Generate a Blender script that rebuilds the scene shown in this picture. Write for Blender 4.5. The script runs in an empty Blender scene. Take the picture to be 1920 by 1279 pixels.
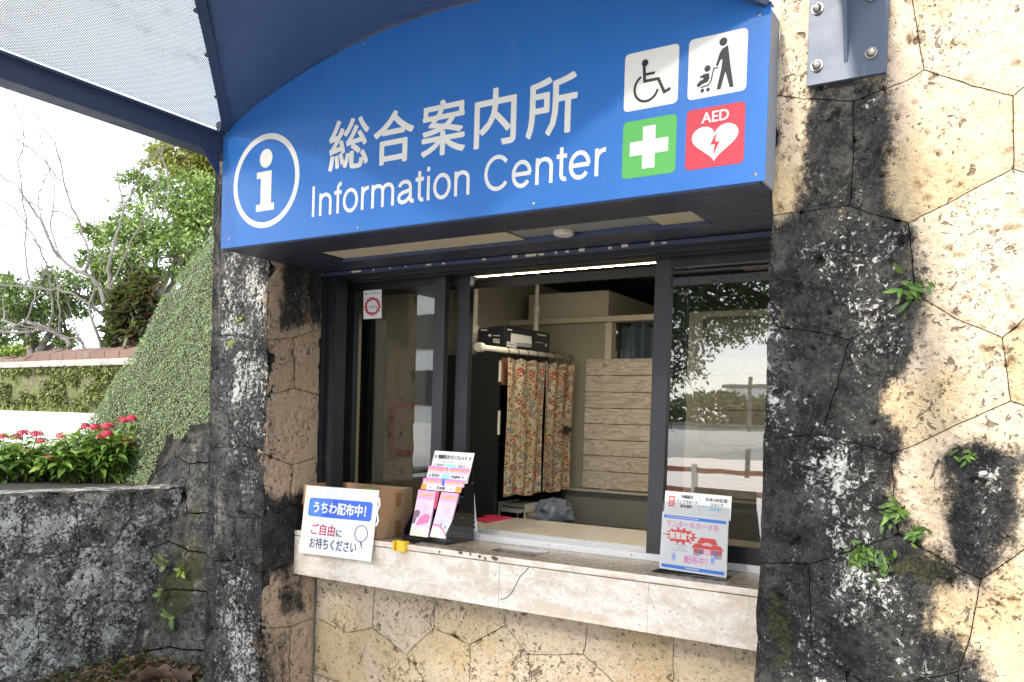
import bpy, math, random
import numpy as np
from mathutils import Vector, Matrix, noise, geometry
S = bpy.context.scene
COL = S.collection
rad = math.radians
random.seed(7)
# ------------------------------------------------------------ camera, world, sun, exposure
F, PX, PY = 1600.0, 960.0, 828.0
YAW, PITCH, ROLL = rad(32.2), rad(-1.2), 0.030
CP = np.array([0.0, 0.0, 1.55])
FW = np.array([-math.sin(YAW)*math.cos(PITCH), math.cos(YAW)*math.cos(PITCH), math.sin(PITCH)])
RT0 = np.array([math.cos(YAW), math.sin(YAW), 0.0])
UP0 = np.cross(RT0, FW)
RT = RT0*math.cos(ROLL) + UP0*math.sin(ROLL)
UP = -RT0*math.sin(ROLL) + UP0*math.cos(ROLL)
cam = bpy.data.cameras.new('camera')
camo = bpy.data.objects.new('camera', cam)
COL.objects.link(camo)
cam.sensor_width = 36.0
cam.sensor_fit = 'HORIZONTAL'
cam.lens = F/1920*36
cam.shift_y = (PY - 639.5)/1920
cam.clip_start = 0.05
cam.clip_end = 2000
m = Matrix.Identity(4)
for i in range(3):
    m[i][0], m[i][1], m[i][2], m[i][3] = RT[i], UP[i], -FW[i], CP[i]
camo.matrix_world = m
S.camera = camo

SUN_EL, SUN_AZ = rad(33), rad(7)      # height; degrees to the left of straight in front of the wall
world = bpy.data.worlds.new('World')
S.world = world
world.use_nodes = True
wn = world.node_tree
wn.nodes.clear()
sky = wn.nodes.new('ShaderNodeTexSky')
sky.sky_type = 'NISHITA'
sky.sun_disc = False
sky.sun_elevation = SUN_EL
sky.sun_rotation = rad(180) + SUN_AZ
sky.air_density = 1.0
sky.dust_density = 1.0
sky.ozone_density = 1.0
mixw = wn.nodes.new('ShaderNodeMix'); mixw.data_type = 'RGBA'
mixw.inputs[0].default_value = 0.62          # thin bright cloud veil over the whole sky
mixw.inputs[7].default_value = (11.0, 11.8, 13.0, 1)
bg = wn.nodes.new('ShaderNodeBackground'); bg.inputs[1].default_value = 0.15
wo = wn.nodes.new('ShaderNodeOutputWorld')
wn.links.new(sky.outputs[0], mixw.inputs[6])
wn.links.new(mixw.outputs[2], bg.inputs[0])
wn.links.new(bg.outputs[0], wo.inputs[0])
sl = bpy.data.lights.new('sun', 'SUN')
sl.energy = 3.1
sl.angle = rad(3.5)
sl.color = (1.0, 0.93, 0.82)
so = bpy.data.objects.new('sun', sl)
COL.objects.link(so)
sdir = Vector((-math.sin(SUN_AZ)*math.cos(SUN_EL), -math.cos(SUN_AZ)*math.cos(SUN_EL), math.sin(SUN_EL)))
so.rotation_euler = sdir.to_track_quat('Z', 'Y').to_euler()
S.view_settings.view_transform = 'Standard'
S.view_settings.look = 'None'
S.view_settings.gamma = 1.0
S.view_settings.use_curve_mapping = False
S.view_settings.exposure = 1.2
S.cycles.max_bounces = 8
S.cycles.transparent_max_bounces = 16
S.cycles.caustics_reflective = False
S.cycles.caustics_refractive = False
S.cycles.sample_clamp_indirect = 8

# ------------------------------------------------------------ helpers
def ray(x, y):
    return FW + RT*(x-PX)/F - UP*(y-PY)/F
def on(ax, v, x, y):                 # point of the plane axis = v that is seen in direction (x, y)
    d = ray(x, y)
    return CP + d*((v-CP[ax])/d[ax])
def oX(v, x, y): return on(0, v, x, y)
def oY(v, x, y): return on(1, v, x, y)
def oZ(v, x, y): return on(2, v, x, y)
def W(x, y, D): return CP + ray(x, y)*D

def wpos(o):
    p = Vector((0, 0, 0))
    while o is not None:
        p = p + o.location
        o = o.parent
    return p
def tag(o, label=None, cat=None, group=None, kind=None):
    if label: o['label'] = label
    if cat: o['category'] = cat
    if group: o['group'] = group
    if kind: o['kind'] = kind
    return o
def empty(name, loc, label, cat, group=None):
    o = bpy.data.objects.new(name, None)
    o.location = Vector([float(c) for c in loc])
    o.empty_display_size = 0.1
    COL.objects.link(o)
    return tag(o, label, cat, group)
def link_mesh(name, me, parent=None, origin=None):
    o = bpy.data.objects.new(name, me)
    COL.objects.link(o)
    if origin is not None:
        o.location = Vector(origin)
    if parent is not None:
        o.parent = parent
        o.location = o.location - wpos(parent)
    return o

class MB:
    def __init__(s): s.v = []; s.f = []; s.m = []; s.cur = 0
    def add(s, vs, fs):
        b = len(s.v)
        s.v.extend([tuple(float(c) for c in p) for p in vs])
        for f in fs:
            s.f.append([b+i for i in f]); s.m.append(s.cur)
        return s
    def box(s, x0, x1, y0, y1, z0, z1):
        vs = [(x, y, z) for z in (z0, z1) for y in (y0, y1) for x in (x0, x1)]
        return s.add(vs, [(0,2,3,1), (4,5,7,6), (0,1,5,4), (2,6,7,3), (0,4,6,2), (1,3,7,5)])
    def obox(s, O, a, b, c):          # oriented box from corner O with edge vectors
        O, a, b, c = [np.array(t, float) for t in (O, a, b, c)]
        vs = [O, O+a, O+a+b, O+b, O+c, O+a+c, O+a+b+c, O+b+c]
        return s.add(vs, [(0,3,2,1), (4,5,6,7), (0,1,5,4), (1,2,6,5), (2,3,7,6), (3,0,4,7)])
    def prism(s, pts, off):           # polygon (3d) extruded by off
        pts = [np.array(p, float) for p in pts]; off = np.array(off, float); n = len(pts)
        vs = pts + [p+off for p in pts]
        fs = [tuple(range(n)), tuple(range(2*n-1, n-1, -1))]
        fs += [(i, (i+n) , (i+1) % n + n, (i+1) % n) for i in range(n)]
        return s.add(vs, fs)
    def tube(s, pts, radii, n=8, cap=True):
        pts = [Vector([float(c) for c in p]) for p in pts]
        if not hasattr(radii, '__len__'): radii = [radii]*len(pts)
        b = len(s.v); ref = None
        for i, p in enumerate(pts):
            t = (pts[min(i+1, len(pts)-1)] - pts[max(i-1, 0)]).normalized()
            if ref is None: ref = t.orthogonal().normalized()
            a = (ref - t*ref.dot(t)).normalized(); ref = a
            c = t.cross(a)
            for k in range(n):
                q = 2*math.pi*k/n
                w = p + (a*math.cos(q) + c*math.sin(q))*radii[i]
                s.v.append(tuple(w))
        for i in range(len(pts)-1):
            for k in range(n):
                s.f.append([b+i*n+k, b+i*n+(k+1) % n, b+(i+1)*n+(k+1) % n, b+(i+1)*n+k]); s.m.append(s.cur)
        if cap:
            s.f.append([b+k for k in range(n)][::-1]); s.m.append(s.cur)
            s.f.append([b+(len(pts)-1)*n+k for k in range(n)]); s.m.append(s.cur)
        return s
    def dome(s, c, nrm, r, h, n=12):  # screw or bolt head
        c = Vector([float(q) for q in c]); nrm = Vector(nrm).normalized(); a = nrm.orthogonal().normalized(); b2 = nrm.cross(a)
        b = len(s.v); rings = [(1, 0), (1, .35), (.82, .72), (.45, .95)]
        for rr, hh in rings:
            for k in range(n):
                q = 2*math.pi*k/n
                s.v.append(tuple(c + (a*math.cos(q)+b2*math.sin(q))*r*rr + nrm*h*hh))
        s.v.append(tuple(c + nrm*h)); top = len(s.v)-1
        for i in range(len(rings)-1):
            for k in range(n):
                s.f.append([b+i*n+k, b+i*n+(k+1) % n, b+(i+1)*n+(k+1) % n, b+(i+1)*n+k]); s.m.append(s.cur)
        for k in range(n):
            s.f.append([b+3*n+k, b+3*n+(k+1) % n, top]); s.m.append(s.cur)
        return s
    def build(s, name, mat, parent=None, smooth=False, bevel=0, origin=None):
        me = bpy.data.meshes.new(name)
        V = np.array(s.v, float)
        if origin is None: origin = (V.min(0)+V.max(0))/2 if parent is not None else np.array([(V[:,0].min()+V[:,0].max())/2, (V[:,1].min()+V[:,1].max())/2, V[:,2].min()])
        me.from_pydata([tuple(p) for p in V-np.array(origin)], [], s.f)
        mats = mat if isinstance(mat, (list, tuple)) else [mat]
        for q in mats: me.materials.append(q)
        if len(mats) > 1: me.polygons.foreach_set('material_index', s.m)
        if smooth: me.polygons.foreach_set('use_smooth', [True]*len(me.polygons))
        me.update()
        o = link_mesh(name, me, parent, [float(c) for c in origin])
        if bevel:
            b = o.modifiers.new('bevel', 'BEVEL'); b.width = bevel; b.segments = 2; b.limit_method = 'ANGLE'
        return o
def fast_mesh(name, V, Fc, mat, parent=None, cols=None, smooth=False):   # numpy verts (n,3), faces (m,k)
    V = np.asarray(V, np.float64); Fc = np.asarray(Fc, np.int32)
    org = (V.min(0)+V.max(0))/2
    me = bpy.data.meshes.new(name)
    me.vertices.add(len(V)); me.vertices.foreach_set('co', (V-org).astype(np.float32).ravel())
    k = Fc.shape[1]
    me.loops.add(Fc.size); me.loops.foreach_set('vertex_index', Fc.ravel())
    me.polygons.add(len(Fc)); me.polygons.foreach_set('loop_start', np.arange(0, Fc.size, k, dtype=np.int32))
    me.polygons.foreach_set('loop_total', np.full(len(Fc), k, np.int32))
    if smooth: me.polygons.foreach_set('use_smooth', np.ones(len(Fc), bool))
    me.materials.append(mat)
    if cols is not None:
        a = me.attributes.new('col', 'FLOAT_COLOR', 'POINT')
        a.data.foreach_set('color', np.asarray(cols, np.float32).ravel())
    me.update(); me.validate()
    return link_mesh(name, me, parent, [float(c) for c in org])

# ------------------------------------------------------------ materials
MATS = {}
class NT:
    def __init__(s, name):
        s.mat = bpy.data.materials.new(name); s.mat.use_nodes = True; s.t = s.mat.node_tree; s.t.nodes.clear()
        s.out = s.n('ShaderNodeOutputMaterial')
    def n(s, typ, **kw):
        q = s.t.nodes.new(typ)
        for k, v in kw.items(): setattr(q, k, v)
        return q
    def put(s, sock, v):
        if isinstance(v, bpy.types.NodeSocket): s.t.links.new(v, sock)
        elif hasattr(v, '__len__') and len(v) == 3 and sock.type == 'RGBA': sock.default_value = (*v, 1)
        else: sock.default_value = v
    def math(s, op, a, b=0.0, c=None, clamp=False):
        q = s.n('ShaderNodeMath', operation=op); q.use_clamp = clamp
        s.put(q.inputs[0], a); s.put(q.inputs[1], b)
        if c is not None: s.put(q.inputs[2], c)
        return q.outputs[0]
    def mix(s, f, a, b, mode='MIX'):
        q = s.n('ShaderNodeMix'); q.data_type = 'RGBA'; q.blend_type = mode
        s.put(q.inputs[0], f); s.put(q.inputs[6], a); s.put(q.inputs[7], b)
        return q.outputs[2]
    def noise(s, vec, scale, detail=4, rough=.55, dist=0.0):
        q = s.n('ShaderNodeTexNoise'); s.put(q.inputs['Vector'], vec); q.inputs['Scale'].default_value = scale
        q.inputs['Detail'].default_value = detail; q.inputs['Roughness'].default_value = rough; q.inputs['Distortion'].default_value = dist
        return q.outputs[0]
    def voro(s, vec, scale, feature='F1', out=0, rnd=1.0):
        q = s.n('ShaderNodeTexVoronoi', feature=feature); s.put(q.inputs['Vector'], vec); q.inputs['Scale'].default_value = scale
        q.inputs['Randomness'].default_value = rnd
        return q.outputs[out]
    def ramp(s, f, lo, hi):           # smoothstep
        q = s.n('ShaderNodeMapRange', interpolation_type='SMOOTHSTEP'); s.put(q.inputs[0], f)
        q.inputs[1].default_value = lo; q.inputs[2].default_value = hi
        return q.outputs[0]
    def pos(s): return s.n('ShaderNodeNewGeometry').outputs['Position']
    def obj(s): return s.n('ShaderNodeTexCoord').outputs['Object']
    def scale(s, vec, sc):
        q = s.n('ShaderNodeVectorMath', operation='MULTIPLY'); s.put(q.inputs[0], vec); q.inputs[1].default_value = sc
        return q.outputs[0]
    def bump(s, h, dist=.003, strength=1.0, normal=None):
        q = s.n('ShaderNodeBump'); s.put(q.inputs['Height'], h); q.inputs['Distance'].default_value = dist; q.inputs['Strength'].default_value = strength
        if normal is not None: s.put(q.inputs['Normal'], normal)
        return q.outputs[0]
    def pbr(s, col, rough=.6, metal=0.0, normal=None, spec=.5, **kw):
        q = s.n('ShaderNodeBsdfPrincipled')
        s.put(q.inputs['Base Color'], col); s.put(q.inputs['Roughness'], rough); s.put(q.inputs['Metallic'], metal)
        s.put(q.inputs['Specular IOR Level'], spec)
        if normal is not None: s.put(q.inputs['Normal'], normal)
        for k, v in kw.items(): s.put(q.inputs[k.replace('_', ' ')], v)
        s.last = q
        return q.outputs[0]
    def end(s, sh):
        s.t.links.new(sh, s.out.inputs[0]); MATS[s.mat.name] = s.mat
        return s.mat
def plain(name, col, rough=.5, metal=0.0, var=.12, sc=25, bump=.0, spec=.5, dirt=None, dsc=6):
    t = NT(name); p = t.pos()
    n1 = t.noise(p, sc, 5)
    c = t.mix(t.math('MULTIPLY', n1, var*2), col, tuple(x*.55 for x in col))
    if dirt is not None:
        c = t.mix(t.math('MULTIPLY', t.ramp(t.noise(p, dsc, 7, .68), .52, .72), dirt[3] if len(dirt) > 3 else .6), c, dirt[:3])
    r = t.math('ADD', t.math('MULTIPLY', n1, .18), rough-.09)
    nm = t.bump(t.noise(p, sc*4, 4), bump) if bump else None
    return t.end(t.pbr(c, r, metal, nm, spec))

def stone_mat(name, cream=(.52,.425,.310), yellow=(.47,.35,.195), pink=(.52,.405,.305), speck=.95, dk=.82, streak=.4, lth=0.0):
    t = NT(name); p = t.pos()
    at = t.n('ShaderNodeAttribute', attribute_name='col')
    sep = t.n('ShaderNodeSeparateColor'); t.t.links.new(at.outputs['Color'], sep.inputs[0])
    Rr, Gg, Bb = sep.outputs[0], sep.outputs[1], sep.outputs[2]
    pit = at.outputs['Alpha']
    rnd = t.n('ShaderNodeObjectInfo').outputs['Random']
    n_big = t.noise(p, 3.2, 4); n_mid = t.noise(t.scale(p, (1, 1, streak)), 10, 8, .68); n_fine = t.noise(p, 55, 6, .65); n_xf = t.noise(p, 170, 4, .6)
    base = t.mix(t.ramp(t.math('ADD', n_big, t.math('MULTIPLY', t.math('SUBTRACT', rnd, .5), .5)), .46, .66), cream, yellow)
    base = t.mix(t.ramp(t.noise(p, 5.5, 3), .5, .66), base, pink)
    base = t.mix(t.math('MULTIPLY', t.ramp(n_fine, .45, .68), .55), base, (.30,.22,.13))
    base = t.mix(t.math('MULTIPLY', t.ramp(n_xf, .5, .75), .35), base, (.62,.53,.40))
    rustm = t.ramp(t.noise(p, 4.4, 6, .7, .6), .60, .72)
    base = t.mix(t.math('MULTIPLY', rustm, .45), base, (.30,.17,.07))
    pale = t.ramp(t.noise(p, 13, 7, .7), .58, .72)
    base = t.mix(t.math('MULTIPLY', pale, .4), base, (.60,.53,.43))
    base = t.mix(t.math('MULTIPLY', rnd, .22), base, (.33,.27,.20))
    # irregular dark holes of the coral limestone
    dens = t.math('MULTIPLY', t.math('SUBTRACT', t.noise(p, 6, 4, .6), .5), .35)
    h1 = t.ramp(t.math('ADD', t.noise(p, 42, 3, .55, .8), dens), .635, .70)
    h2 = t.ramp(t.math('ADD', t.noise(p, 105, 3, .6, .6), dens), .62, .70)
    hole = t.math('MULTIPLY', t.math('MAXIMUM', h1, t.math('MULTIPLY', h2, .75)), speck)
    base = t.mix(t.math('MULTIPLY', hole, .85), base, (.085,.06,.04))
    gr = t.noise(p, 260, 5, .7)
    base = t.mix(t.math('MULTIPLY', t.ramp(gr, .52, .70), .45), base, (.20,.14,.08))
    base = t.mix(t.math('MULTIPLY', t.ramp(gr, .48, .30), .40), base, (.66,.58,.46))
    # black algae crust, with painted shade mixed in on the right wall
    crumb = t.noise(p, 70, 9, .80, .6); blot = t.noise(t.scale(p, (1, 1, min(1, streak*1.8))), 11, 8, .72, .4)
    q = t.math('ADD', Rr, t.math('MULTIPLY', t.math('SUBTRACT', n_mid, .5), 1.5))
    q = t.math('ADD', q, t.math('MULTIPLY', t.math('SUBTRACT', n_fine, .5), .75))
    q = t.math('ADD', q, t.math('MULTIPLY', t.math('SUBTRACT', gr, .5), .45))
    dm = t.ramp(q, .26, .74)
    dcol = t.mix(t.ramp(t.noise(p, 15, 8, .72), .38, .64), (.004,.004,.005), (.036,.034,.032))
    dcol = t.mix(t.ramp(t.noise(p, 4.5, 5, .65), .50, .66), dcol, t.mix(t.ramp(n_fine, .35, .6), (.028,.027,.025), (.082,.078,.071)))
    dcol = t.mix(t.math('MULTIPLY', t.ramp(t.noise(p, 150, 6, .75), .53, .66), .7), dcol, (.115,.11,.10))
    dcol = t.mix(1.0, dcol, (dk, dk, dk), 'MULTIPLY')
    dcol = t.mix(t.math('MULTIPLY', t.ramp(n_fine, .48, .36), .8), dcol, (.008,.008,.009))
    dcol = t.mix(t.math('MULTIPLY', hole, .95), dcol, (.005,.005,.005))
    col = t.mix(dm, base, dcol)
    # white lichen in blotches and broken crumbs
    l = t.math('ADD', t.math('MULTIPLY', blot, .55), t.math('MULTIPLY', crumb, .95))
    l = t.math('ADD', l, t.math('MULTIPLY', t.math('SUBTRACT', Gg, 1.0), .20))
    lm = t.math('MULTIPLY', t.ramp(l, .735+lth, .79+lth), t.math('GREATER_THAN', Gg, .02))
    lm = t.math('MULTIPLY', lm, t.math('ADD', t.math('MULTIPLY', dm, .85), .15))
    lm = t.math('MULTIPLY', lm, t.math('SUBTRACT', 1.0, t.math('MULTIPLY', hole, .9)))
    col = t.mix(t.math('MULTIPLY', lm, .95), col, t.mix(t.noise(p, 90, 3), (.56,.55,.52), (.36,.35,.32)))
    # moss
    mo = t.ramp(t.math('ADD', t.math('ADD', Bb, t.math('MULTIPLY', t.math('SUBTRACT', t.noise(p, 12, 8, .75), .5), 1.7)), t.math('MULTIPLY', t.math('SUBTRACT', n_fine, .5), 1.2)), .62, 1.0)
    col = t.mix(t.math('MULTIPLY', mo, .8), col, t.mix(t.ramp(n_xf, .35, .65), (.014,.014,.005), (.05,.052,.012)))
    h = t.math('ADD', t.math('MULTIPLY', n_fine, .9), t.math('MULTIPLY', n_xf, .55))
    h = t.math('ADD', h, t.math('MULTIPLY', lm, .5))
    h = t.math('SUBTRACT', h, t.math('MULTIPLY', hole, 1.2))
    nm = t.bump(h, .0065)
    return t.end(t.pbr(col, .88, 0, nm, .25))
M_STONE = stone_mat('coral_stone')
M_STONE_GREY = stone_mat('weathered_stone', (.34,.32,.28), (.30,.27,.22), (.36,.34,.31), .9, 1.25, .35, .02)
M_STONE_PLANT = stone_mat('lichen_grey_stone', (.30,.29,.26), (.27,.25,.21), (.32,.30,.28), 1.0, 3.3, .9, -.05)
M_STONE_BROWN = stone_mat('brown_stone', (.38,.275,.195), (.37,.25,.15), (.37,.255,.19), 1.0)
M_SAND = plain('sandy_mortar', (.19,.145,.095), .95, var=.4, bump=.002)
M_MORTAR = plain('mortar', (.035,.03,.026), .95, var=.2, bump=.002)
def sign_blue():
    t = NT('sign_blue_enamel'); p = t.pos()
    c = t.mix(t.noise(p, 4, 3), (.024,.150,.49), (.030,.172,.54))
    sp = t.ramp(t.voro(p, 38), .055, .03)
    c = t.mix(t.math('MULTIPLY', sp, .55), c, (.02,.05,.12))
    c = t.mix(t.math('MULTIPLY', t.ramp(t.noise(t.scale(p, (30,30,2.5)), 1, 7, .75), .50, .75), .16), c, (.13,.24,.55))
    c = t.mix(t.math('MULTIPLY', t.ramp(t.noise(p, 2.2, 6, .7), .45, .7), .14), c, (.10,.22,.58))
    r = t.math('ADD', t.math('MULTIPLY', t.noise(p, 30, 4), .2), .28)
    return t.end(t.pbr(c, r, 0, t.bump(t.noise(p, 7, 2), .0015, .35), .5))
M_BLUE = sign_blue()
M_WHITE = plain('white_vinyl', (.80,.79,.75), .45, var=.05, sc=60)
M_BLACKV = plain('dark_grey_vinyl', (.025,.026,.030), .45, var=.1)
M_GREENV = plain('green_vinyl', (.10,.44,.10), .45, var=.08, sc=40)
M_REDV = plain('red_vinyl', (.60,.045,.075), .45, var=.08, sc=40)
def steel(name, col, rust=(.12,.06,.03,.5), rough=.45, dsc=9):
    t = NT(name); p = t.pos()
    n1 = t.noise(p, 20, 5)
    c = t.mix(t.math('MULTIPLY', n1, .35), col, tuple(x*.6 for x in col))
    c = t.mix(t.math('MULTIPLY', t.ramp(t.noise(p, dsc, 8, .72), .60, .76), rust[3]), c, rust[:3])
    c = t.mix(t.math('MULTIPLY', t.ramp(t.voro(p, 45), .06, .03), .5), c, (.03,.03,.04))
    c = t.mix(t.math('MULTIPLY', t.ramp(t.noise(t.scale(p, (60,60,5)), 1, 5, .7), .58, .8), .25), c, (.22,.25,.30))
    return t.end(t.pbr(c, t.math('ADD', t.math('MULTIPLY', n1, .25), rough-.1), 0, t.bump(t.noise(p, 8, 3), .003, .3), .5))
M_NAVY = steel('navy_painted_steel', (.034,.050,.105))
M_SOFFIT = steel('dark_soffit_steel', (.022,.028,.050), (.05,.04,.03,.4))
M_NAVYSHEET = steel('navy_sheet_metal', (.055,.095,.200), (.2,.22,.26,.35), .38, 14)
M_BRACKET = steel('slate_blue_steel', (.058,.078,.122), (.10,.07,.05,.25))
M_SIDE = steel('worn_grey_steel', (.20,.23,.28), (.1,.08,.06,.4))
M_FRAME = plain('dark_bronze_aluminium', (.010,.011,.016), .42, .1, var=.25, sc=12, dirt=(.05,.047,.044,.4), dsc=22)
M_FRAMEL = plain('grey_bronze_aluminium', (.030,.031,.038), .42, .15, var=.25, sc=14, dirt=(.02,.02,.02,.6), dsc=26)
M_ALU = plain('bright_aluminium', (.72,.72,.73), .32, .40, var=.10, sc=40)
M_CHROME = plain('stainless_steel', (.42,.38,.34), .28, .9, var=.15, sc=60, dirt=(.2,.1,.05,.5), dsc=90)
M_CHIP = plain('flaking_white_paint', (.62,.57,.50), .8, var=.3, sc=120, dirt=(.25,.12,.06,.6), dsc=60)
def glass_mat():
    t = NT('window_glass'); p = t.pos()
    fr = t.n('ShaderNodeFresnel'); fr.inputs[0].default_value = 2.8
    gl = t.n('ShaderNodeBsdfGlossy'); gl.inputs['Roughness'].default_value = .012
    t.put(gl.inputs['Normal'], t.bump(t.noise(p, 5, 2), .0006, .3))
    tr = t.n('ShaderNodeBsdfTransparent'); tr.inputs[0].default_value = (.80,.83,.82,1)
    mx = t.n('ShaderNodeMixShader'); t.put(mx.inputs[0], fr.outputs[0]); t.t.links.new(tr.outputs[0], mx.inputs[1]); t.t.links.new(gl.outputs[0], mx.inputs[2])
    return t.end(mx.outputs[0])
M_GLASS = glass_mat()
def acrylic():
    t = NT('clear_acrylic')
    fr = t.n('ShaderNodeFresnel'); fr.inputs[0].default_value = 1.5
    gl = t.n('ShaderNodeBsdfGlossy'); gl.inputs['Roughness'].default_value = .03
    tr = t.n('ShaderNodeBsdfTransparent'); tr.inputs[0].default_value = (.97,.975,.985,1)
    mx = t.n('ShaderNodeMixShader'); t.put(mx.inputs[0], fr.outputs[0]); t.t.links.new(tr.outputs[0], mx.inputs[1]); t.t.links.new(gl.outputs[0], mx.inputs[2])
    return t.end(mx.outputs[0])
M_ACR = acrylic()
def screen_mat():                    # fly screen
    t = NT('fly_screen')
    tr = t.n('ShaderNodeBsdfTransparent'); df = t.n('ShaderNodeBsdfDiffuse'); df.inputs[0].default_value = (.09,.09,.085,1)
    mx = t.n('ShaderNodeMixShader'); mx.inputs[0].default_value = .5
    t.t.links.new(tr.outputs[0], mx.inputs[1]); t.t.links.new(df.outputs[0], mx.inputs[2])
    return t.end(mx.outputs[0])
M_SCREEN = screen_mat()
def travertine(name, col, stain, rough, top=False):
    t = NT(name); p = t.pos()
    n1 = t.noise(t.scale(p, (1,1,2.6)), 7, 8, .65, .5); n2 = t.noise(p, 40, 7, .7); n3 = t.noise(p, 130, 4)
    c = t.mix(t.ramp(n1, .40, .62), col, stain)
    c = t.mix(t.math('MULTIPLY', t.ramp(n2, .50, .66), .5), c, tuple(min(1, x*1.25) for x in col))
    c = t.mix(t.math('MULTIPLY', t.ramp(n3, .62, .74), .5), c, tuple(x*.45 for x in stain))
    wv = t.ramp(t.noise(t.scale(p, (1,1,1)), 3.2, 9, .75, 1.4), .485, .5); wv2 = t.ramp(t.noise(p, 3.2, 9, .75, 1.4), .515, .5)
    c = t.mix(t.math('MULTIPLY', t.math('MULTIPLY', wv, wv2), .25), c, (.20,.13,.09))
    sp = t.ramp(t.math('ADD', t.voro(p, 55), t.math('MULTIPLY', n1, .5)), .40, .33)
    c = t.mix(t.math('MULTIPLY', sp, .6), c, (.14,.10,.08))
    return t.end(t.pbr(c, t.math('ADD', t.math('MULTIPLY', n2, .25), rough-.1), 0, t.bump(t.math('ADD', n3, n2), .0006), .5))
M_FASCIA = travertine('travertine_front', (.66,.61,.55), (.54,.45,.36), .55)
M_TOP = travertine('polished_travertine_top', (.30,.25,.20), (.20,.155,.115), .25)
def mesh_roof():
    t = NT('perforated_metal'); uv = t.n('ShaderNodeUVMap').outputs[0]; p = t.pos()
    sp = t.n('ShaderNodeSeparateXYZ'); t.t.links.new(uv, sp.inputs[0])
    pit = .0062
    v = t.math('DIVIDE', sp.outputs[1], pit*.866); row = t.math('FLOOR', v)
    u = t.math('ADD', t.math('DIVIDE', sp.outputs[0], pit), t.math('MULTIPLY', t.math('MODULO', row, 2.0), .5))
    fu = t.math('SUBTRACT', t.math('FRACT', u), .5); fv = t.math('MULTIPLY', t.math('SUBTRACT', t.math('FRACT', v), .5), .866)
    d = t.math('SQRT', t.math('ADD', t.math('MULTIPLY', fu, fu), t.math('MULTIPLY', fv, fv)))
    hole = t.math('LESS_THAN', d, .235)
    dirt = t.ramp(t.noise(t.scale(p, (5,2,5)), 1.2, 6, .7), .46, .80)
    hole = t.math('MULTIPLY', hole, t.math('SUBTRACT', 1.0, t.math('MULTIPLY', t.ramp(t.noise(p, 30, 4), .50, .75), t.math('MULTIPLY', dirt, .7))))
    c = t.mix(dirt, (.44,.43,.42), (.24,.22,.19))
    b = t.pbr(c, .5, .3)
    tr = t.n('ShaderNodeBsdfTransparent')
    mx = t.n('ShaderNodeMixShader'); t.put(mx.inputs[0], hole); t.t.links.new(b, mx.inputs[1]); t.t.links.new(tr.outputs[0], mx.inputs[2])
    return t.end(mx.outputs[0])
M_PERF = mesh_roof()
def leaf_mat(name, tl=.35, rough=.45):
    t = NT(name)
    at = t.n('ShaderNodeAttribute', attribute_name='col').outputs['Color']
    b = t.pbr(at, rough, 0, None, .4)
    tn = t.n('ShaderNodeBsdfTranslucent'); t.put(tn.inputs[0], t.mix(.5, at, (.16,.22,.02), 'MIX'))
    mx = t.n('ShaderNodeMixShader'); mx.inputs[0].default_value = tl
    t.t.links.new(b, mx.inputs[1]); t.t.links.new(tn.outputs[0], mx.inputs[2])
    return t.end(mx.outputs[0])
M_LEAF = leaf_mat('leaf')
M_IVY = leaf_mat('ivy_leaf', .15, .6)
M_PETAL = leaf_mat('petal', .25)
M_BARK = plain('grey_bark', (.17,.145,.12), .9, var=.5, sc=30, bump=.006, dirt=(.3,.29,.27,.5))
M_BARKP = plain('pale_branch_bark', (.17,.15,.135), .9, var=.4, sc=40, bump=.004)
M_SOIL = plain('dark_soil', (.030,.024,.016), .95, var=.5, sc=30, bump=.01, dirt=(.035,.045,.012,.8), dsc=14)
M_PLAZA = plain('pale_concrete', (.52,.50,.46), .9, var=.12, sc=3, bump=.002)
M_PAVE = plain('stone_paving', (.40,.37,.33), .85, var=.2, sc=6, bump=.003)
M_CREAM = plain('cream_painted_wall', (.40,.37,.29), .6, var=.12, sc=5, dirt=(.26,.23,.16,.35))
M_CREAMBOX = plain('cream_panel', (.50,.45,.34), .5, var=.1, sc=8)
M_OLIVE = plain('olive_painted_panel', (.27,.25,.18), .55, var=.15, sc=5)
M_GREYP = plain('grey_lower_panel', (.20,.19,.165), .5, var=.15, sc=9, dirt=(.15,.13,.10,.4))
M_BLACK = plain('black_laminate', (.010,.010,.011), .5, var=.2)
M_BLACKG = plain('glossy_black_acrylic', (.008,.008,.010), .08, var=.1)
M_CARTON = plain('brown_cardboard', (.33,.205,.11), .8, var=.15, sc=15, dirt=(.26,.16,.085,.4))
M_CARTONIN = plain('cardboard_edge', (.40,.28,.17), .85, var=.15, sc=30)
M_PAPER = plain('white_card', (.72,.72,.72), .35, var=.03, sc=30)
M_PVC = plain('ivory_plastic', (.62,.58,.48), .4, var=.08)
M_YEL = plain('yellow_plastic', (.72,.46,.02), .35, var=.08)
M_TAPE = plain('brown_tape', (.22,.12,.055), .3, var=.1)
def ink(name, col): return plain(name, col, .4, var=.03)
I_BLUE = ink('blue_print', (.035,.12,.60)); I_BLUE2 = ink('light_blue_print', (.16,.38,.80)); I_NAVY = ink('navy_print', (.03,.05,.13))
I_RED = ink('crimson_print', (.50,.03,.09)); I_RED2 = ink('red_print', (.70,.05,.045)); I_PINK = ink('pink_print', (.78,.22,.55)); I_PINKL = ink('pale_pink_print', (.80,.50,.66))
I_ROSE = ink('rose_print', (.72,.17,.36)); I_BLACK = ink('black_print', (.02,.02,.025)); I_GREY = ink('grey_print', (.35,.37,.42)); I_CYAN = ink('cyan_print', (.30,.68,.82))
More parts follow.
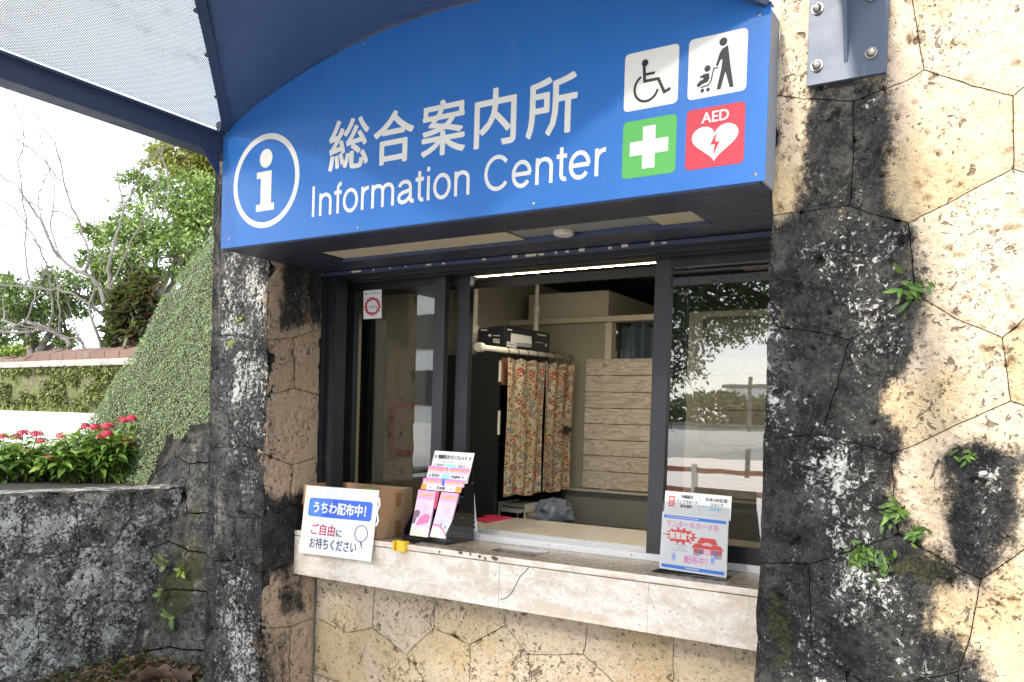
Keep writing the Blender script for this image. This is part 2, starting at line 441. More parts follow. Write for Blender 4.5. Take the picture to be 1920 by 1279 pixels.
I_YEL = ink('yellow_print', (.80,.60,.15)); I_ORANGE = ink('orange_print', (.80,.32,.05)); I_SKY = ink('bright_blue_print', (.02,.20,.72)); I_LILAC = ink('lilac_print', (.55,.50,.75)); I_GREENP = ink('lime_print', (.22,.50,.03))

# ------------------------------------------------------------ planar print helpers
class Frame:                          # O + u*e1 + v*e2 + d*n
    def __init__(s, O, e1, e2, n=None):
        s.O, s.a, s.b = [np.array(q, float) for q in (O, e1, e2)]
        s.n = np.cross(s.a, s.b) if n is None else np.array(n, float)
        s.n = s.n/np.linalg.norm(s.n)
    def __call__(s, u, v, d=0.0): return s.O + s.a*u + s.b*v + s.n*d
def quad_frame(TL, TR, BR, BL):       # unit square frame, u right, v up
    TL, TR, BR, BL = [np.array(q, float) for q in (TL, TR, BR, BL)]
    return Frame((BL+TL+BR+TR)/4 - ((TR+BR)-(TL+BL))/4 - ((TL+TR)-(BL+BR))/4, ((TR+BR)-(TL+BL))/2, ((TL+TR)-(BL+BR))/2)
def flat(fr, polys, d, name, mat, parent):
    mb = MB()
    for p in polys:
        mb.add([fr(u, v, d) for u, v in p], [tuple(range(len(p)))])
    return mb.build(name, mat, parent)
def rrect(x0, x1, y0, y1, r, n=5, rx=None):
    rx = r if rx is None else rx
    pts = []
    for cx, cy, a0 in ((x1-rx, y1-r, 0), (x0+rx, y1-r, 90), (x0+rx, y0+r, 180), (x1-rx, y0+r, 270)):
        for k in range(n+1):
            a = rad(a0 + 90*k/n); pts.append((cx+rx*math.cos(a), cy+r*math.sin(a)))
    return pts
def ell(cx, cy, rx, ry, n=28, a0=0, a1=360):
    return [(cx+rx*math.cos(rad(a0+(a1-a0)*k/n)), cy+ry*math.sin(rad(a0+(a1-a0)*k/n))) for k in range(n if a1-a0 == 360 else n+1)]
def stroke_quads(path, w, closed=False):
    P = [np.array(p, float) for p in path]
    P = [p for i, p in enumerate(P) if i == 0 or np.linalg.norm(p-P[i-1]) > 1e-6+w*.12]; n = len(P); L = []; Rr = []
    for i in range(n):
        if closed: t = P[(i+1) % n]-P[i-1]; e0 = P[i]-P[i-1]; e1 = P[(i+1) % n]-P[i]
        else: t = P[min(i+1, n-1)]-P[max(i-1, 0)]; e0 = P[i]-P[max(i-1, 0)] if i else P[1]-P[0]; e1 = P[min(i+1, n-1)]-P[i] if i < n-1 else P[-1]-P[-2]
        e0 = e0/(np.linalg.norm(e0)+1e-12); e1 = e1/(np.linalg.norm(e1)+1e-12)
        nn = np.array([-(e0+e1)[1], (e0+e1)[0]]); nn = nn/(np.linalg.norm(nn)+1e-12)
        c = max(.35, nn @ np.array([-e1[1], e1[0]]))
        L.append(P[i]+nn*w/2/c); Rr.append(P[i]-nn*w/2/c)
    qs = []
    for i in range(n if closed else n-1):
        j = (i+1) % n
        qs.append([tuple(Rr[i]), tuple(Rr[j]), tuple(L[j]), tuple(L[i])])
    return qs
TEXT = {}
def text_mesh(s):
    if s in TEXT: return TEXT[s]
    c = bpy.data.curves.new('t', 'FONT'); c.body = s; c.size = 1; c.resolution_u = 3
    o = bpy.data.objects.new('t', c); COL.objects.link(o)
    dg = bpy.context.evaluated_depsgraph_get()
    me = bpy.data.meshes.new_from_object(o.evaluated_get(dg))
    V = np.array([v.co[:2] for v in me.vertices]).reshape(-1, 2); Fc = [list(p.vertices) for p in me.polygons]
    bpy.data.objects.remove(o); bpy.data.curves.remove(c); bpy.data.meshes.remove(me)
    TEXT[s] = (V, Fc)
    return TEXT[s]
def text(fr, s, x0, x1, y0, y1, d, mat, parent, bold=0.0, name='lettering', fitx=True):
    V, Fc = text_mesh(s)
    lo, hi = V.min(0), V.max(0)
    sx = (x1-x0)/(hi[0]-lo[0]); sy = (y1-y0)/(hi[1]-lo[1])
    mb = MB()
    offs = [(0, 0)] if not bold else [(bold*math.cos(a), bold*math.sin(a)) for a in [k*math.pi/3 for k in range(6)]] + [(0, 0)]
    bx, by = np.linalg.norm(fr.a), np.linalg.norm(fr.b)
    for k, (ox, oy) in enumerate(offs):
        mb.add([fr(x0+(p[0]-lo[0])*sx+ox/bx, y0+(p[1]-lo[1])*sy+oy/by, d+k*.00012) for p in V], Fc)
    return mb.build(name, mat, parent)

# ------------------------------------------------------------ stone masonry
def npseg(P, A, B):
    AB = B-A; L = (AB**2).sum()+1e-12
    tt = np.clip(((P-A) @ AB)/L, 0, 1)[:, None]
    return np.linalg.norm(P-(A+tt*AB), axis=1)
def inpoly(P, poly):
    x, y = P[:, 0], P[:, 1]; r = np.zeros(len(P), bool); n = len(poly)
    for i in range(n):
        x0, y0 = poly[i]; x1, y1 = poly[i-1]
        c = ((y0 > y) != (y1 > y)) & (x < (x1-x0)*(y-y0)/(y1-y0+1e-15)+x0)
        r ^= c
    return r
def sdist(P, poly):                   # >0 inside
    poly = np.array(poly, float); d = np.full(len(P), 1e9)
    for i in range(len(poly)): d = np.minimum(d, npseg(P, poly[i-1], poly[i]))
    return np.where(inpoly(P, poly), d, -d)
def sstep(x, a, b):
    t = np.clip((x-a)/(b-a), 0, 1); return t*t*(3-2*t)
def offset_poly(poly, g):
    P = [np.array(p, float) for p in poly]; n = len(P)
    A = sum(P[i-1][0]*P[i][1]-P[i][0]*P[i-1][1] for i in range(n))
    if A < 0: P = P[::-1]
    out = []
    for i in range(n):
        e0 = P[i]-P[i-1]; e1 = P[(i+1) % n]-P[i]
        n0 = np.array([-e0[1], e0[0]])/np.linalg.norm(e0); n1 = np.array([-e1[1], e1[0]])/np.linalg.norm(e1)
        b = n0+n1; b = b/(b @ b+1e-9)*2
        out.append(P[i]+b*g if np.linalg.norm(b) < 3 else P[i]+n0*g)
    return out
def stone(fr, poly, mat, parent, stain, h=.007, gap=.0009, warp=.005, relief=.004, pits=1.0, thick=.035, seed=0, big=()):
    poly = offset_poly(poly, gap)
    B = []
    for i in range(len(poly)):
        a, b = poly[i], poly[(i+1) % len(poly)]; k = max(1, int(np.linalg.norm(b-a)/h))
        for j in range(k): B.append(a+(b-a)*j/k)
    B = np.array(B); nb = len(B)
    lo, hi = B.min(0), B.max(0); rs = np.random.RandomState(seed+int(abs(lo[0]*1000)) % 999)
    gx, gy = np.meshgrid(np.arange(lo[0], hi[0], h), np.arange(lo[1], hi[1], h))
    G = np.stack([gx.ravel(), gy.ravel()], 1); G = G+rs.uniform(-.3, .3, G.shape)*h
    dG = sdist(G, B)
    G = G[dG > h*.55]
    P = np.concatenate([B, G])
    edges = [(i, (i+1) % nb) for i in range(nb)]
    vs, es, fs, *_ = geometry.delaunay_2d_cdt([Vector((float(p[0]), float(p[1]))) for p in P], edges, [], 1, 1e-6)
    Q = np.array([v[:] for v in vs]); Fc = np.array([f for f in fs if len(f) == 3], np.int32)
    dB = np.abs(sdist(Q, B)); bd = dB < 1e-5
    W3 = fr.O + Q[:, :1]*fr.a + Q[:, 1:]*fr.b
    hh = np.zeros(len(Q)); ww = np.zeros((len(Q), 2)); cav = np.zeros(len(Q))
    for i, p in enumerate(W3):
        v = Vector(p)
        hh[i] = (noise.fractal(v*9, 1, 2, 3))*relief
        ww[i, 0] = noise.noise(v*8)*warp + noise.noise(v*34)*warp*.3; ww[i, 1] = noise.noise(v*8+Vector((9, 3, 5)))*warp + noise.noise(v*34+Vector((2, 7, 1)))*warp*.3
        if pits:
            for fq, pr, rmax, dep in ((14, .40, .015, .016), (31, .45, .0075, .009)):
                dd, pp = noise.voronoi(v*fq+Vector((noise.noise(v*40)*.25, 0, noise.noise(v*40+Vector((5, 5, 5)))*.25)))
                rn = noise.cell(pp[0]*7.3+Vector((seed*.37, 0, 0)))
                rn = abs(rn)
                if rn < pr*pits:
                    r = rmax*(.45+.55*abs(noise.cell(pp[0]*3.1)))
                    k = dd[0]/fq*(1+.55*noise.noise(v*75))
                    if k < r*1.25:
                        c = min(1, (r*1.25-k)/(r*.5)); cav[i] = max(cav[i], c); hh[i] -= dep*c
    for bx, by, br, bdp in big:
        k = np.hypot(Q[:, 0]-bx, Q[:, 1]-by); hh -= np.where(k < br, bdp*np.clip((br-k)/(br*.35), 0, 1), 0)
    chip = np.array([max(0.0, noise.noise(Vector(p)*21)+.45*noise.noise(Vector(p)*55)-.12) for p in W3])
    hh -= (.0035+.016*chip)*np.exp(-dB/(.0033+.011*chip))
    fade = 1.0
    V = W3 + (ww[:, :1]*fr.a + ww[:, 1:]*fr.b)*fade + hh[:, None]*fr.n
    # skirt
    idx = np.where(bd)[0]
    order = []
    D2 = {tuple(np.round(q, 6)): i for i, q in enumerate(Q)}
    for q in B:
        i = D2.get(tuple(np.round(q, 6)))
        if i is None: i = int(np.argmin(((Q-q)**2).sum(1)))
        order.append(i)
    base = len(V)
    V = np.concatenate([V, V[order]-fr.n*thick])
    nF = []
    for k in range(nb):
        a, b = order[k], order[(k+1) % nb]; c, d = base+k, base+(k+1) % nb
        nF += [(a, c, b), (b, c, d)]
    Fall = np.concatenate([Fc, np.array(nF, np.int32)])
    # make front faces point outward
    f0 = Fc[len(Fc)//2]; nrm = np.cross(V[f0[1]]-V[f0[0]], V[f0[2]]-V[f0[0]])
    if nrm @ fr.n < 0: Fall[:len(Fc)] = Fall[:len(Fc), ::-1]
    else: Fall[len(Fc):] = Fall[len(Fc):, ::-1]
    st = stain(Q)
    cols = np.stack([st[0], st[1], st[2], cav], 1); cols = np.concatenate([cols, cols[order]])
    return fast_mesh('stone', V, Fall, mat, parent, cols, smooth=True)

# ============================================================ STRUCTURE
XL, XR = -2.333, -0.5535
YR = 1.952
YA, YB, YS, YW = 1.876, 2.072, 2.223, 2.340
ZT = 1.137
FACE = Frame((0, YB, 0), (1, 0, 0), (0, 0, 1))
def uv(pts, Yv=YB): return [(float(q[0]), float(q[2])) for q in (oY(Yv, *p) for p in pts)]
def uvx(pts, Xv=XL): return [(float(q[1]), float(q[2])) for q in (oX(Xv, *p) for p in pts)]
# ground and raised plaza
MB().add([(-3.55, -60, 0), (80, -60, 0), (80, 80, 0), (-3.55, 80, 0)], [(0, 1, 2, 3)]).build('ground', M_PAVE)['kind'] = 'structure'
gv = []; gf = []
xs = [-3.7, -4.5, -5.5, -7, -9, -11, -13, -16, -25, -60, -200]; ys = [-60, -20, -6, -2, 0, 2, 3, 4, 5.5, 7, 9, 12, 20, 60, 200]
for x in xs:
    for y in ys:
        d = math.hypot(x, y); gv.append((x, y, 1.16+.36*float(sstep(np.array(d), 4.6, 12.0))))
for i in range(len(xs)-1):
    for j in range(len(ys)-1):
        a = i*len(ys)+j; gf.append((a, a+1, a+len(ys)+1, a+len(ys)))
MB().add(gv, gf).build('plaza', M_PLAZA)['kind'] = 'structure'
# room behind the window
RX0, RX1, RY1, RZ = -2.350, .9, 3.70, 2.30
MB().box(RX0, RX1, 2.6, RY1+2, .0, .02).build('room_floor', M_GREYP)['kind'] = 'structure'
cb = MB()
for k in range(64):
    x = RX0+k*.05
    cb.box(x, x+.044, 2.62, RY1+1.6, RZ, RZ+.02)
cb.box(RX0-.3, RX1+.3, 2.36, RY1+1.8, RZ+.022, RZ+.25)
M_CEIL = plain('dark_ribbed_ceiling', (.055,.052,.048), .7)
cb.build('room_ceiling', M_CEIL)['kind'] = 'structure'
MB().box(RX0-.2, RX0, 2.34, RY1+1.6, 0, RZ+.02).build('room_side_wall', M_CREAM)['kind'] = 'structure'
MB().box(RX1, RX1+.1, 2.34, RY1+1.6, 0, RZ+.02).build('room_end_wall', M_CREAM)['kind'] = 'structure'
MB().box(RX0-.2, RX1+.1, RY1+1.6, RY1+1.7, 0, RZ+.02).build('room_back_wall', M_CREAM)['kind'] = 'structure'
MB().box(XL-.25, XR+.02, 2.36, 2.62, 2.135, 3.1).build('lintel_wall', M_CREAM)['kind'] = 'structure'

# ---------------------------------------------------------------- right stone wall
def uvr(pts): return uv(pts, YR)
FACER = Frame((0, YR, 0), (1, 0, 0), (0, 0, 1))
rw = empty('stone_wall', (0.2, YR, 0), 'tall wall of big honey coloured polygonal coral stones with black streaks right of window', 'wall')
VX = {}
RS = {
 'A': [(1462,-120),(1700,-120),(1711,0),(1730,133),(1693,155),(1600,190),(1517,183),(1455,177)],
 'B': [(1455,177),(1517,183),(1600,190),(1600,300),(1590,385),(1443,401)],
 'C': [(1600,190),(1693,155),(1730,133),(1840,163),(1901,178),(1901,316),(1846,345),(1766,385),(1702,419),(1653,405),(1590,385),(1600,300)],
 'D': [(1700,-120),(2100,-120),(2100,60),(1920,162),(1901,178),(1840,163),(1730,133),(1711,0)],
 'E': [(1901,178),(1920,162),(2100,60),(2100,380),(1920,321),(1901,316)],
 'F': [(1443,401),(1590,385),(1653,405),(1702,419),(1710,505),(1714,552),(1674,576),(1592,636),(1539,625),(1437,611)],
 'G': [(1702,419),(1766,385),(1846,345),(1901,316),(1920,321),(2100,380),(2100,470),(1920,597),(1878,634),(1805,604),(1714,552),(1710,505)],
 'H': [(1437,611),(1539,625),(1592,636),(1541,815),(1432,824)],
 'I': [(1592,636),(1674,576),(1714,552),(1805,604),(1878,634),(1894,752),(1787,798),(1722,827),(1671,848),(1561,820),(1541,815)],
 'J': [(1878,634),(1920,597),(2100,470),(2100,830),(1920,762),(1894,752)],
 'K': [(1432,824),(1541,815),(1561,820),(1671,848),(1683,1003),(1515,1057),(1425,1055)],
 'L': [(1671,848),(1722,827),(1787,798),(1894,752),(1920,762),(2100,830),(2100,920),(1920,1033),(1841,1087),(1683,1003)],
 'M': [(1425,1055),(1515,1057),(1522,1222),(1587,1261),(1590,1400),(1412,1400)],
 'N': [(1515,1057),(1683,1003),(1841,1087),(1813,1207),(1795,1258),(1705,1279),(1650,1300),(1587,1261),(1522,1222)],
 'O': [(1841,1087),(1920,1033),(2100,920),(2100,1400),(1830,1400),(1795,1258),(1813,1207)],
 'P': [(1587,1261),(1650,1300),(1705,1279),(1795,1258),(1830,1400),(1590,1400)],
}
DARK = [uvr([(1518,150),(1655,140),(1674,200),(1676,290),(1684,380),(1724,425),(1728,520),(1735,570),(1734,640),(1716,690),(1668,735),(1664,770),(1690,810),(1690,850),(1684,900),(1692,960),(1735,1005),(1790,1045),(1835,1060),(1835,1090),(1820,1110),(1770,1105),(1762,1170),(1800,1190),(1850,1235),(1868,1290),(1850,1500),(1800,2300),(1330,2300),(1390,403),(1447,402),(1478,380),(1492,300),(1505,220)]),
        uvr([(1783,862),(1840,838),(1918,862),(1905,910),(1912,960),(1885,1050),(1842,1088),(1790,1062),(1778,985),(1798,925),(1803,885)])]  # dark zones: algae stain with cast shadow and leaf dapple painted in
def stain_shade_right(Q):
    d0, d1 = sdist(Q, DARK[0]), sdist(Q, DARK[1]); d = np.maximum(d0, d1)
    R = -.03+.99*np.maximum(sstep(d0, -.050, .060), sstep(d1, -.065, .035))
    x, z = Q[:, 0], Q[:, 1]
    G = .27+.60*sstep(d, -.01, .05)*np.clip(.65+.6*np.sin(x*23+z*5)*np.cos(z*7), .2, 1.1)
    e = sdist(Q, uvr([(1640,1040),(1740,1010),(1800,1060),(1790,1110),(1650,1090)])); e2 = sdist(Q, uvr([(1430,1090),(1500,1100),(1505,1260),(1430,1279)]))
    B = .85*sstep(np.maximum(e, e2), -.06, .05)
    # green-grey film at the top left corner by the sign
    e3 = sdist(Q, uvr([(1458,-60),(1512,-60),(1512,100),(1480,140),(1456,160)])); B = np.maximum(B, .42*sstep(e3, -.03, .03))
    R = np.maximum(R, .30*sstep(e3, -.03, .03))
    return R, G, B
bigpits = [tuple(uvr([p])[0])+(r, dp) for p, r, dp in [((1537,490),.014,.02), ((1690,457),.007,.012), ((1612,845),.009,.014), ((1620,690),.009,.012), ((1613,1113),.011,.016), ((1800,1197),.008,.012), ((1761,290),.006,.01), ((1800,348),.007,.01), ((1790,385),.006,.01), ((1615,480),.008,.01), ((1900,620),.012,.01), ((1890,432),.01,.012), ((1860,440),.008,.01)]]
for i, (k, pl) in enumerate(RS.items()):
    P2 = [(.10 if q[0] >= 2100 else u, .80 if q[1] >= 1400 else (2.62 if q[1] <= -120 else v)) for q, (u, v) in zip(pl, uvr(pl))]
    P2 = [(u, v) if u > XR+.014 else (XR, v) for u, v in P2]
    stone(FACER, P2, M_STONE, rw, stain_shade_right, h=.0046, seed=i, big=bigpits, pits=1.2, relief=.006)
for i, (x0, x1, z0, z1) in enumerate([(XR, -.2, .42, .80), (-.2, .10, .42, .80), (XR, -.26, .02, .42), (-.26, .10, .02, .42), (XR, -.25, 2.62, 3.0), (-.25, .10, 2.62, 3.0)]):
    stone(FACER, [(x0, z0), (x1, z0), (x1, z1), (x0, z1)], M_STONE, rw, stain_shade_right, h=.03, seed=40+i, pits=0)
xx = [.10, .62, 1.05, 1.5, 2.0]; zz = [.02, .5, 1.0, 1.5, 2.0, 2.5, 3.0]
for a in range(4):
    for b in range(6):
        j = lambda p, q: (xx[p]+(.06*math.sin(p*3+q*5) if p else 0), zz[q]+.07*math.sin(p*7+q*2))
        stone(FACER, [j(a, b), j(a+1, b), j(a+1, b+1), j(a, b+1)], M_STONE, rw, stain_shade_right, h=.03, seed=60+a*7+b, pits=0)
cw = MB().box(XR+.012, 3.0, YR+.032, YR+.32, 0, 3.05)
cw.build('wall_core', M_SAND, rw)

# ---------------------------------------------------------------- wall under the counter
bw = empty('counter_wall', (-1.46, YW, 0), 'low wall of pale yellow pitted coral stones under the counter', 'wall')
BS = [
 [(589,1040),(700,1040),(700,1105),(697,1177),(652,1187),(589,1159)],
 [(700,1040),(814,1060),(812,1178),(760,1227),(697,1177),(700,1105)],
 [(814,1060),(943,1080),(945,1173),(880,1210),(812,1178)],
 [(943,1080),(1102,1100),(1098,1200),(1093,1227),(992,1227),(945,1173)],
 [(589,1159),(652,1187),(697,1177),(760,1227),(793,1279),(700,1300),(584,1262)],
 [(760,1227),(812,1178),(880,1210),(877,1310),(793,1279)],
 [(880,1210),(945,1173),(992,1227),(990,1330),(877,1310)],
 [(992,1227),(1093,1227),(1149,1279),(1165,1350),(990,1330)],
 [(1102,1100),(1268,1125),(1257,1340),(1165,1350),(1149,1279),(1093,1227),(1098,1200)],
 [(1268,1125),(1460,1150),(1460,1380),(1257,1340)],
 [(584,1262),(700,1300),(793,1279),(877,1310),(990,1330),(980,1500),(580,1460)],
 [(990,1330),(1165,1350),(1257,1340),(1460,1380),(1460,1600),(980,1500)],
]
BF = Frame((0, YW, 0), (1, 0, 0), (0, 0, 1))
gx = uv([(880,1150)], YW)[0]
def stain_base(Q):
    x, z = Q[:, 0], Q[:, 1]
    c = uv([(890,1165)], YW)[0]; c2 = uv([(600,1285)], YW)[0]; c3 = uv([(655,1210)], YW)[0]
    R = .10+.12*np.exp(-((x-c[0])/.13)**2-((z-c[1])/.06)**2)+.40*np.exp(-((x-c2[0])/.16)**2-((z-c2[1])/.035)**2)+.42*np.exp(-((x-c3[0])/.02)**2-((z-c3[1])/.05)**2)
    G = .15+.5*np.exp(-((x-c2[0])/.2)**2-((z-c2[1])/.04)**2)+.25*np.exp(-((x-c[0])/.15)**2-((z-c[1])/.06)**2)
    return R, G, np.zeros(len(Q))
bp = [tuple(uv([p], YW)[0])+(r, dp) for p, r, dp in [((707,1152),.012,.02),((724,1170),.009,.015),((775,1245),.012,.02),((915,1180),.008,.012),((1058,1243),.006,.01),((1160,1215),.007,.01),((888,1273),.010,.02),((637,1142),.006,.01)]]
for i, pl in enumerate(BS):
    P2 = [(max(u, XL-.02), v) for u, v in uv(pl, YW)]
    P2 = [(XL, v) if u < XL+.03 else (u, v) for u, v in P2]
    stone(BF, P2, M_STONE, bw, stain_base, h=.0055 if i < 10 else .02, seed=100+i, big=bp, pits=1.25 if i < 10 else 0)
MB().box(XL-.2, XR+.3, YW+.03, YW+.2, 0, 1.115).build('wall_core', M_SAND, bw)

# ---------------------------------------------------------------- left pillar
XP = -2.632
lp = empty('stone_pillar', ((XP+XL)/2, YB, 0), 'blackened stone pillar with white lichen and brown inner side left of window', 'pillar')
PF = [
 [(399,300),(508,300),(501,637),(399,627)],
 [(399,627),(501,637),(497,849),(454,835),(394,837)],
 [(394,837),(454,835),(497,849),(495,971),(438,971),(389,955)],
 [(389,955),(438,971),(438,1052),(387,1052)],
 [(438,971),(495,971),(491,1074),(458,1068),(438,1052)],
 [(387,1052),(438,1052),(458,1068),(491,1074),(489,1182),(385,1180)],
 [(385,1180),(489,1182),(484,1420),(376,1420)],
]
def stain_pillar(Q):
    x, z = Q[:, 0], Q[:, 1]
    s = (x-XP)/(XL-XP)
    G = .50+.28*sstep(z, 1.45, 1.75)+.25*np.exp(-((s-.62)/.3)**2)-.35*np.exp(-((z-1.13)/.13)**2)+.2*(z < .85)-.45*(s < .2)
    c = uv([(440,1115)])[0]; c2 = uv([(405,1160)])[0]
    B = .9*np.exp(-((x-c[0])/.05)**2-((z-c[1])/.10)**2)+.8*np.exp(-((x-c2[0])/.04)**2-((z-c2[1])/.12)**2)+.35*np.exp(-((s-.5)/.3)**2-((z-1.95)/.2)**2)
    R = .86+.1*np.sin(z*9)
    return R, np.clip(G+.20, .05, 1.1), np.clip(B, 0, 1)
for i, pl in enumerate(PF):
    P2 = [(XP if u < XP+.02 else (XL if u > XL-.015 else u), v) for u, v in uv(pl)]
    stone(FACE, P2, M_STONE_GREY, lp, stain_pillar, h=.0055 if i < 6 else .009, seed=200+i, pits=.8, relief=.003)
SIDE = Frame((XL, 0, 0), (0, 1, 0), (0, 0, 1))
RV = [
 [(505,440),(603,440),(599,617),(553,632),(501,637)],
 [(501,637),(553,632),(553,728),(501,745)], [(553,632),(599,617),(596,738),(553,728)],
 [(501,745),(553,728),(596,738),(593,859),(550,872),(494,850)],
 [(494,850),(550,872),(547,947),(491,971)], [(550,872),(593,859),(590,957),(547,947)],
 [(491,971),(547,947),(590,957),(590,1040),(542,1060),(489,1076)],
 [(489,1076),(542,1060),(590,1040),(590,1160),(546,1176),(489,1177)],
 [(489,1177),(546,1176),(542,1420),(484,1440)], [(546,1176),(590,1160),(584,1400),(542,1420)],
]
def stain_rev(Q):
    y, z = Q[:, 0], Q[:, 1]
    d1 = sdist(Q, uvx([(525,480),(606,470),(604,612),(530,612)])); d2 = sdist(Q, uvx([(485,930),(600,930),(600,1040),(540,1075),(488,1076)]))
    d3 = sdist(Q, uvx([(520,1080),(570,1060),(572,1150),(520,1160)])); d4 = sdist(Q, uvx([(485,1180),(545,1180),(545,1300),(485,1300)]))
    R = .20+.62*sstep(d1, -.045, .045)+.72*sstep(d2, -.05, .05)+.35*sstep(d3, -.02, .03)+.3*sstep(d4, -.03, .03)+.25*np.exp(-np.abs(y-YB)/.03)
    G = .18+.15*sstep(d2, -.02, .02)+.1*sstep(d1, -.02, .02)
    return np.clip(R, 0, 1), G, .15+.2*sstep(d1, -.02, .02)
rp = [tuple(uvx([p])[0])+(r, dp) for p, r, dp in [((558,780),.016,.014),((532,812),.010,.012),((566,1187),.016,.022),((578,1208),.014,.02),((530,800),.008,.01)]]
for i, pl in enumerate(RV):
    P2 = [(YB+.002 if u < YB+.012 else (2.336 if u > 2.31 else u), v) for u, v in uvx(pl)]
    stone(SIDE, P2, M_STONE_BROWN, lp, stain_rev, h=.0055, seed=300+i, big=rp, pits=1.1, thick=.03)
MB().box(XP+.012, XL-.027, YB+.03, 2.6, 0, 2.62).build('pillar_core', M_MORTAR, lp)
stone(Frame((XP, 0, 0), (0, -1, 0), (0, 0, 1)), [(-2.6, 0), (-YB, 0), (-YB, 2.62), (-2.6, 2.62)], M_STONE_GREY, lp, lambda Q: (np.full(len(Q), .95), np.full(len(Q), .5), np.zeros(len(Q))), h=.03, seed=390, pits=0)

# ---------------------------------------------------------------- counter
ct = empty('stone_counter', (-1.46, YS, .975), 'cream travertine counter with polished brown top and cracked front slab', 'counter')
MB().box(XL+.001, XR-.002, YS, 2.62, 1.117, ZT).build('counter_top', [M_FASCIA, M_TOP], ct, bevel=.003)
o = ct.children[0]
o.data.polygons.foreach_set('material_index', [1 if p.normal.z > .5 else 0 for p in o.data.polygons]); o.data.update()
xs_ = [XL+.001, -1.434, -.935, XR-.002]
for i in range(3):
    MB().box(xs_[i]+(.0006 if i == 1 else .0001), xs_[i+1]-(.0006 if i == 0 else .0001), YS+.002, YS+.03, .975, 1.1145).build('front_slab', M_FASCIA, ct, bevel=.0015)
MB().box(XL+.003, XR-.003, YS+.031, YW-.002, .985, 1.112).build('counter_bed', M_MORTAR, ct)
ck = [(992,1063),(984,1073),(976,1080),(969,1093),(962,1108),(951,1121),(938,1124)]
CF = Frame((0, YS+.002, 0), (1, 0, 0), (0, 0, 1))
flat(CF, stroke_quads(uv(ck, YS+.002), .0026), .0004, 'crack', I_BLACK, ct)
M_CHIPD = plain('chip_dirt', (.10,.07,.05), .9)
for (a, b) in [((822,1034),(826,1036)),((858,1035),(868,1038)),((895,1042),(902,1045)),((907,1046),(912,1049)),((919,1044),(934,1050)),((880,1038),(884,1041))]:
    p, q = uv([a, b], YS-.0005)
    MB().add([(p[0], YS-.0005, p[1]), ((p[0]+q[0])/2, YS-.0005, p[1]+.004), (q[0], YS-.0005, (p[1]+q[1])/2+.002), (q[0]-.002, YS-.0005, q[1]-.002), ((p[0]+q[0])/2, YS-.0005, q[1]-.004)], [(0, 1, 2, 3, 4)]).build('chipped_spot', M_CHIPD, ct)

# ---------------------------------------------------------------- sign board with housing
sg = empty('sign_board', (-1.445, YA, 2.095), 'big blue arched information sign with white lettering and four pictograms above window', 'sign')
SX0, SX1 = -2.342, -0.548
AR, AXC = 2.173, -1.4445
AZC = 2.674-AR
def arch(x): return AZC+math.sqrt(AR*AR-(x-AXC)**2)
N = 48
arc = [(SX0+(SX1-SX0)*k/N) for k in range(N+1)]
SF = Frame((0, YA, 0), (1, 0, 0), (0, 0, 1))
panel = [(SX0, YA, 2.099), (SX1, YA, 2.099)] + [(x, YA, arch(x)) for x in reversed(arc)]
MB().prism(panel, (0, .004, 0)).build('sign_panel', M_BLUE, sg)
hs = [(SX0+.012, YA+.0045, 2.0955), (SX1-.012, YA+.0045, 2.0955)] + [(x, YA+.0045, arch(x)-.012) for x in reversed(arc[1:-1])]
b = MB(); b.prism(hs, (0, .02, 0)); b.build('backing_plate', M_NAVY, sg)
MB().box(SX1-.008, SX1-.002, YA+.0045, YR+.004, 2.0965, arch(SX1)-.005).build('end_plate', M_SIDE, sg)
MB().box(SX0+.003, SX0+.014, YA+.0045, YB-.012, 2.0965, arch(SX0)-.005).build('end_plate', M_NAVY, sg)
# soffit with light slot
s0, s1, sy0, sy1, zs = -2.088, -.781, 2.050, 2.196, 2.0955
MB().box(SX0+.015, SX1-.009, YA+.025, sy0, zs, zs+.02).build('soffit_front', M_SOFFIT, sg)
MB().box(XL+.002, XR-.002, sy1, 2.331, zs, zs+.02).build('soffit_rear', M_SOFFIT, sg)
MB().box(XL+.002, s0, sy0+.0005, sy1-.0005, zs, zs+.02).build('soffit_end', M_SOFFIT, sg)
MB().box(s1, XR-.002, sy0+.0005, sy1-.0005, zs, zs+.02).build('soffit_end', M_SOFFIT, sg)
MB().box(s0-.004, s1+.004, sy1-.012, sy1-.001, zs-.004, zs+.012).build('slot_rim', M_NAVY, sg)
MB().box(SX0+.03, SX1-.03, YA+.03, 2.33, zs+.17, zs+.18).build('housing_lid', M_NAVY, sg)
MB().box(SX0+.03, SX1-.03, 2.322, 2.331, zs+.022, zs+.17).build('housing_back', M_NAVY, sg)
def mesh_lens():
    t = NT('beige_expanded_mesh'); p = t.pos()
    w = t.n('ShaderNodeTexWave', wave_type='BANDS', bands_direction='DIAGONAL'); t.put(w.inputs[0], t.scale(p, (1, 1.3, 0))); w.inputs['Scale'].default_value = 55
    w2 = t.n('ShaderNodeTexWave', wave_type='BANDS', bands_direction='DIAGONAL'); t.put(w2.inputs[0], t.scale(p, (-1, 1.3, 0))); w2.inputs['Scale'].default_value = 55
    mm = t.math('MAXIMUM', w.outputs[1], w2.outputs[1])
    c = t.mix(t.ramp(mm, .55, .8), (.34,.27,.16), (.80,.70,.50))
    return t.end(t.pbr(c, .5, 0, t.bump(mm, .003)))
M_LENS = mesh_lens()
M_GALV = plain('galvanised_plate', (.34,.36,.35), .45, .4, var=.3, sc=30)
MB().box(s0+.01, -1.353, sy0+.004, sy1-.014, zs+.006, zs+.010).build('mesh_panel', M_LENS, sg)
MB().box(-.912, s1-.01, sy0+.004, sy1-.014, zs+.006, zs+.010).build('mesh_panel', M_LENS, sg)
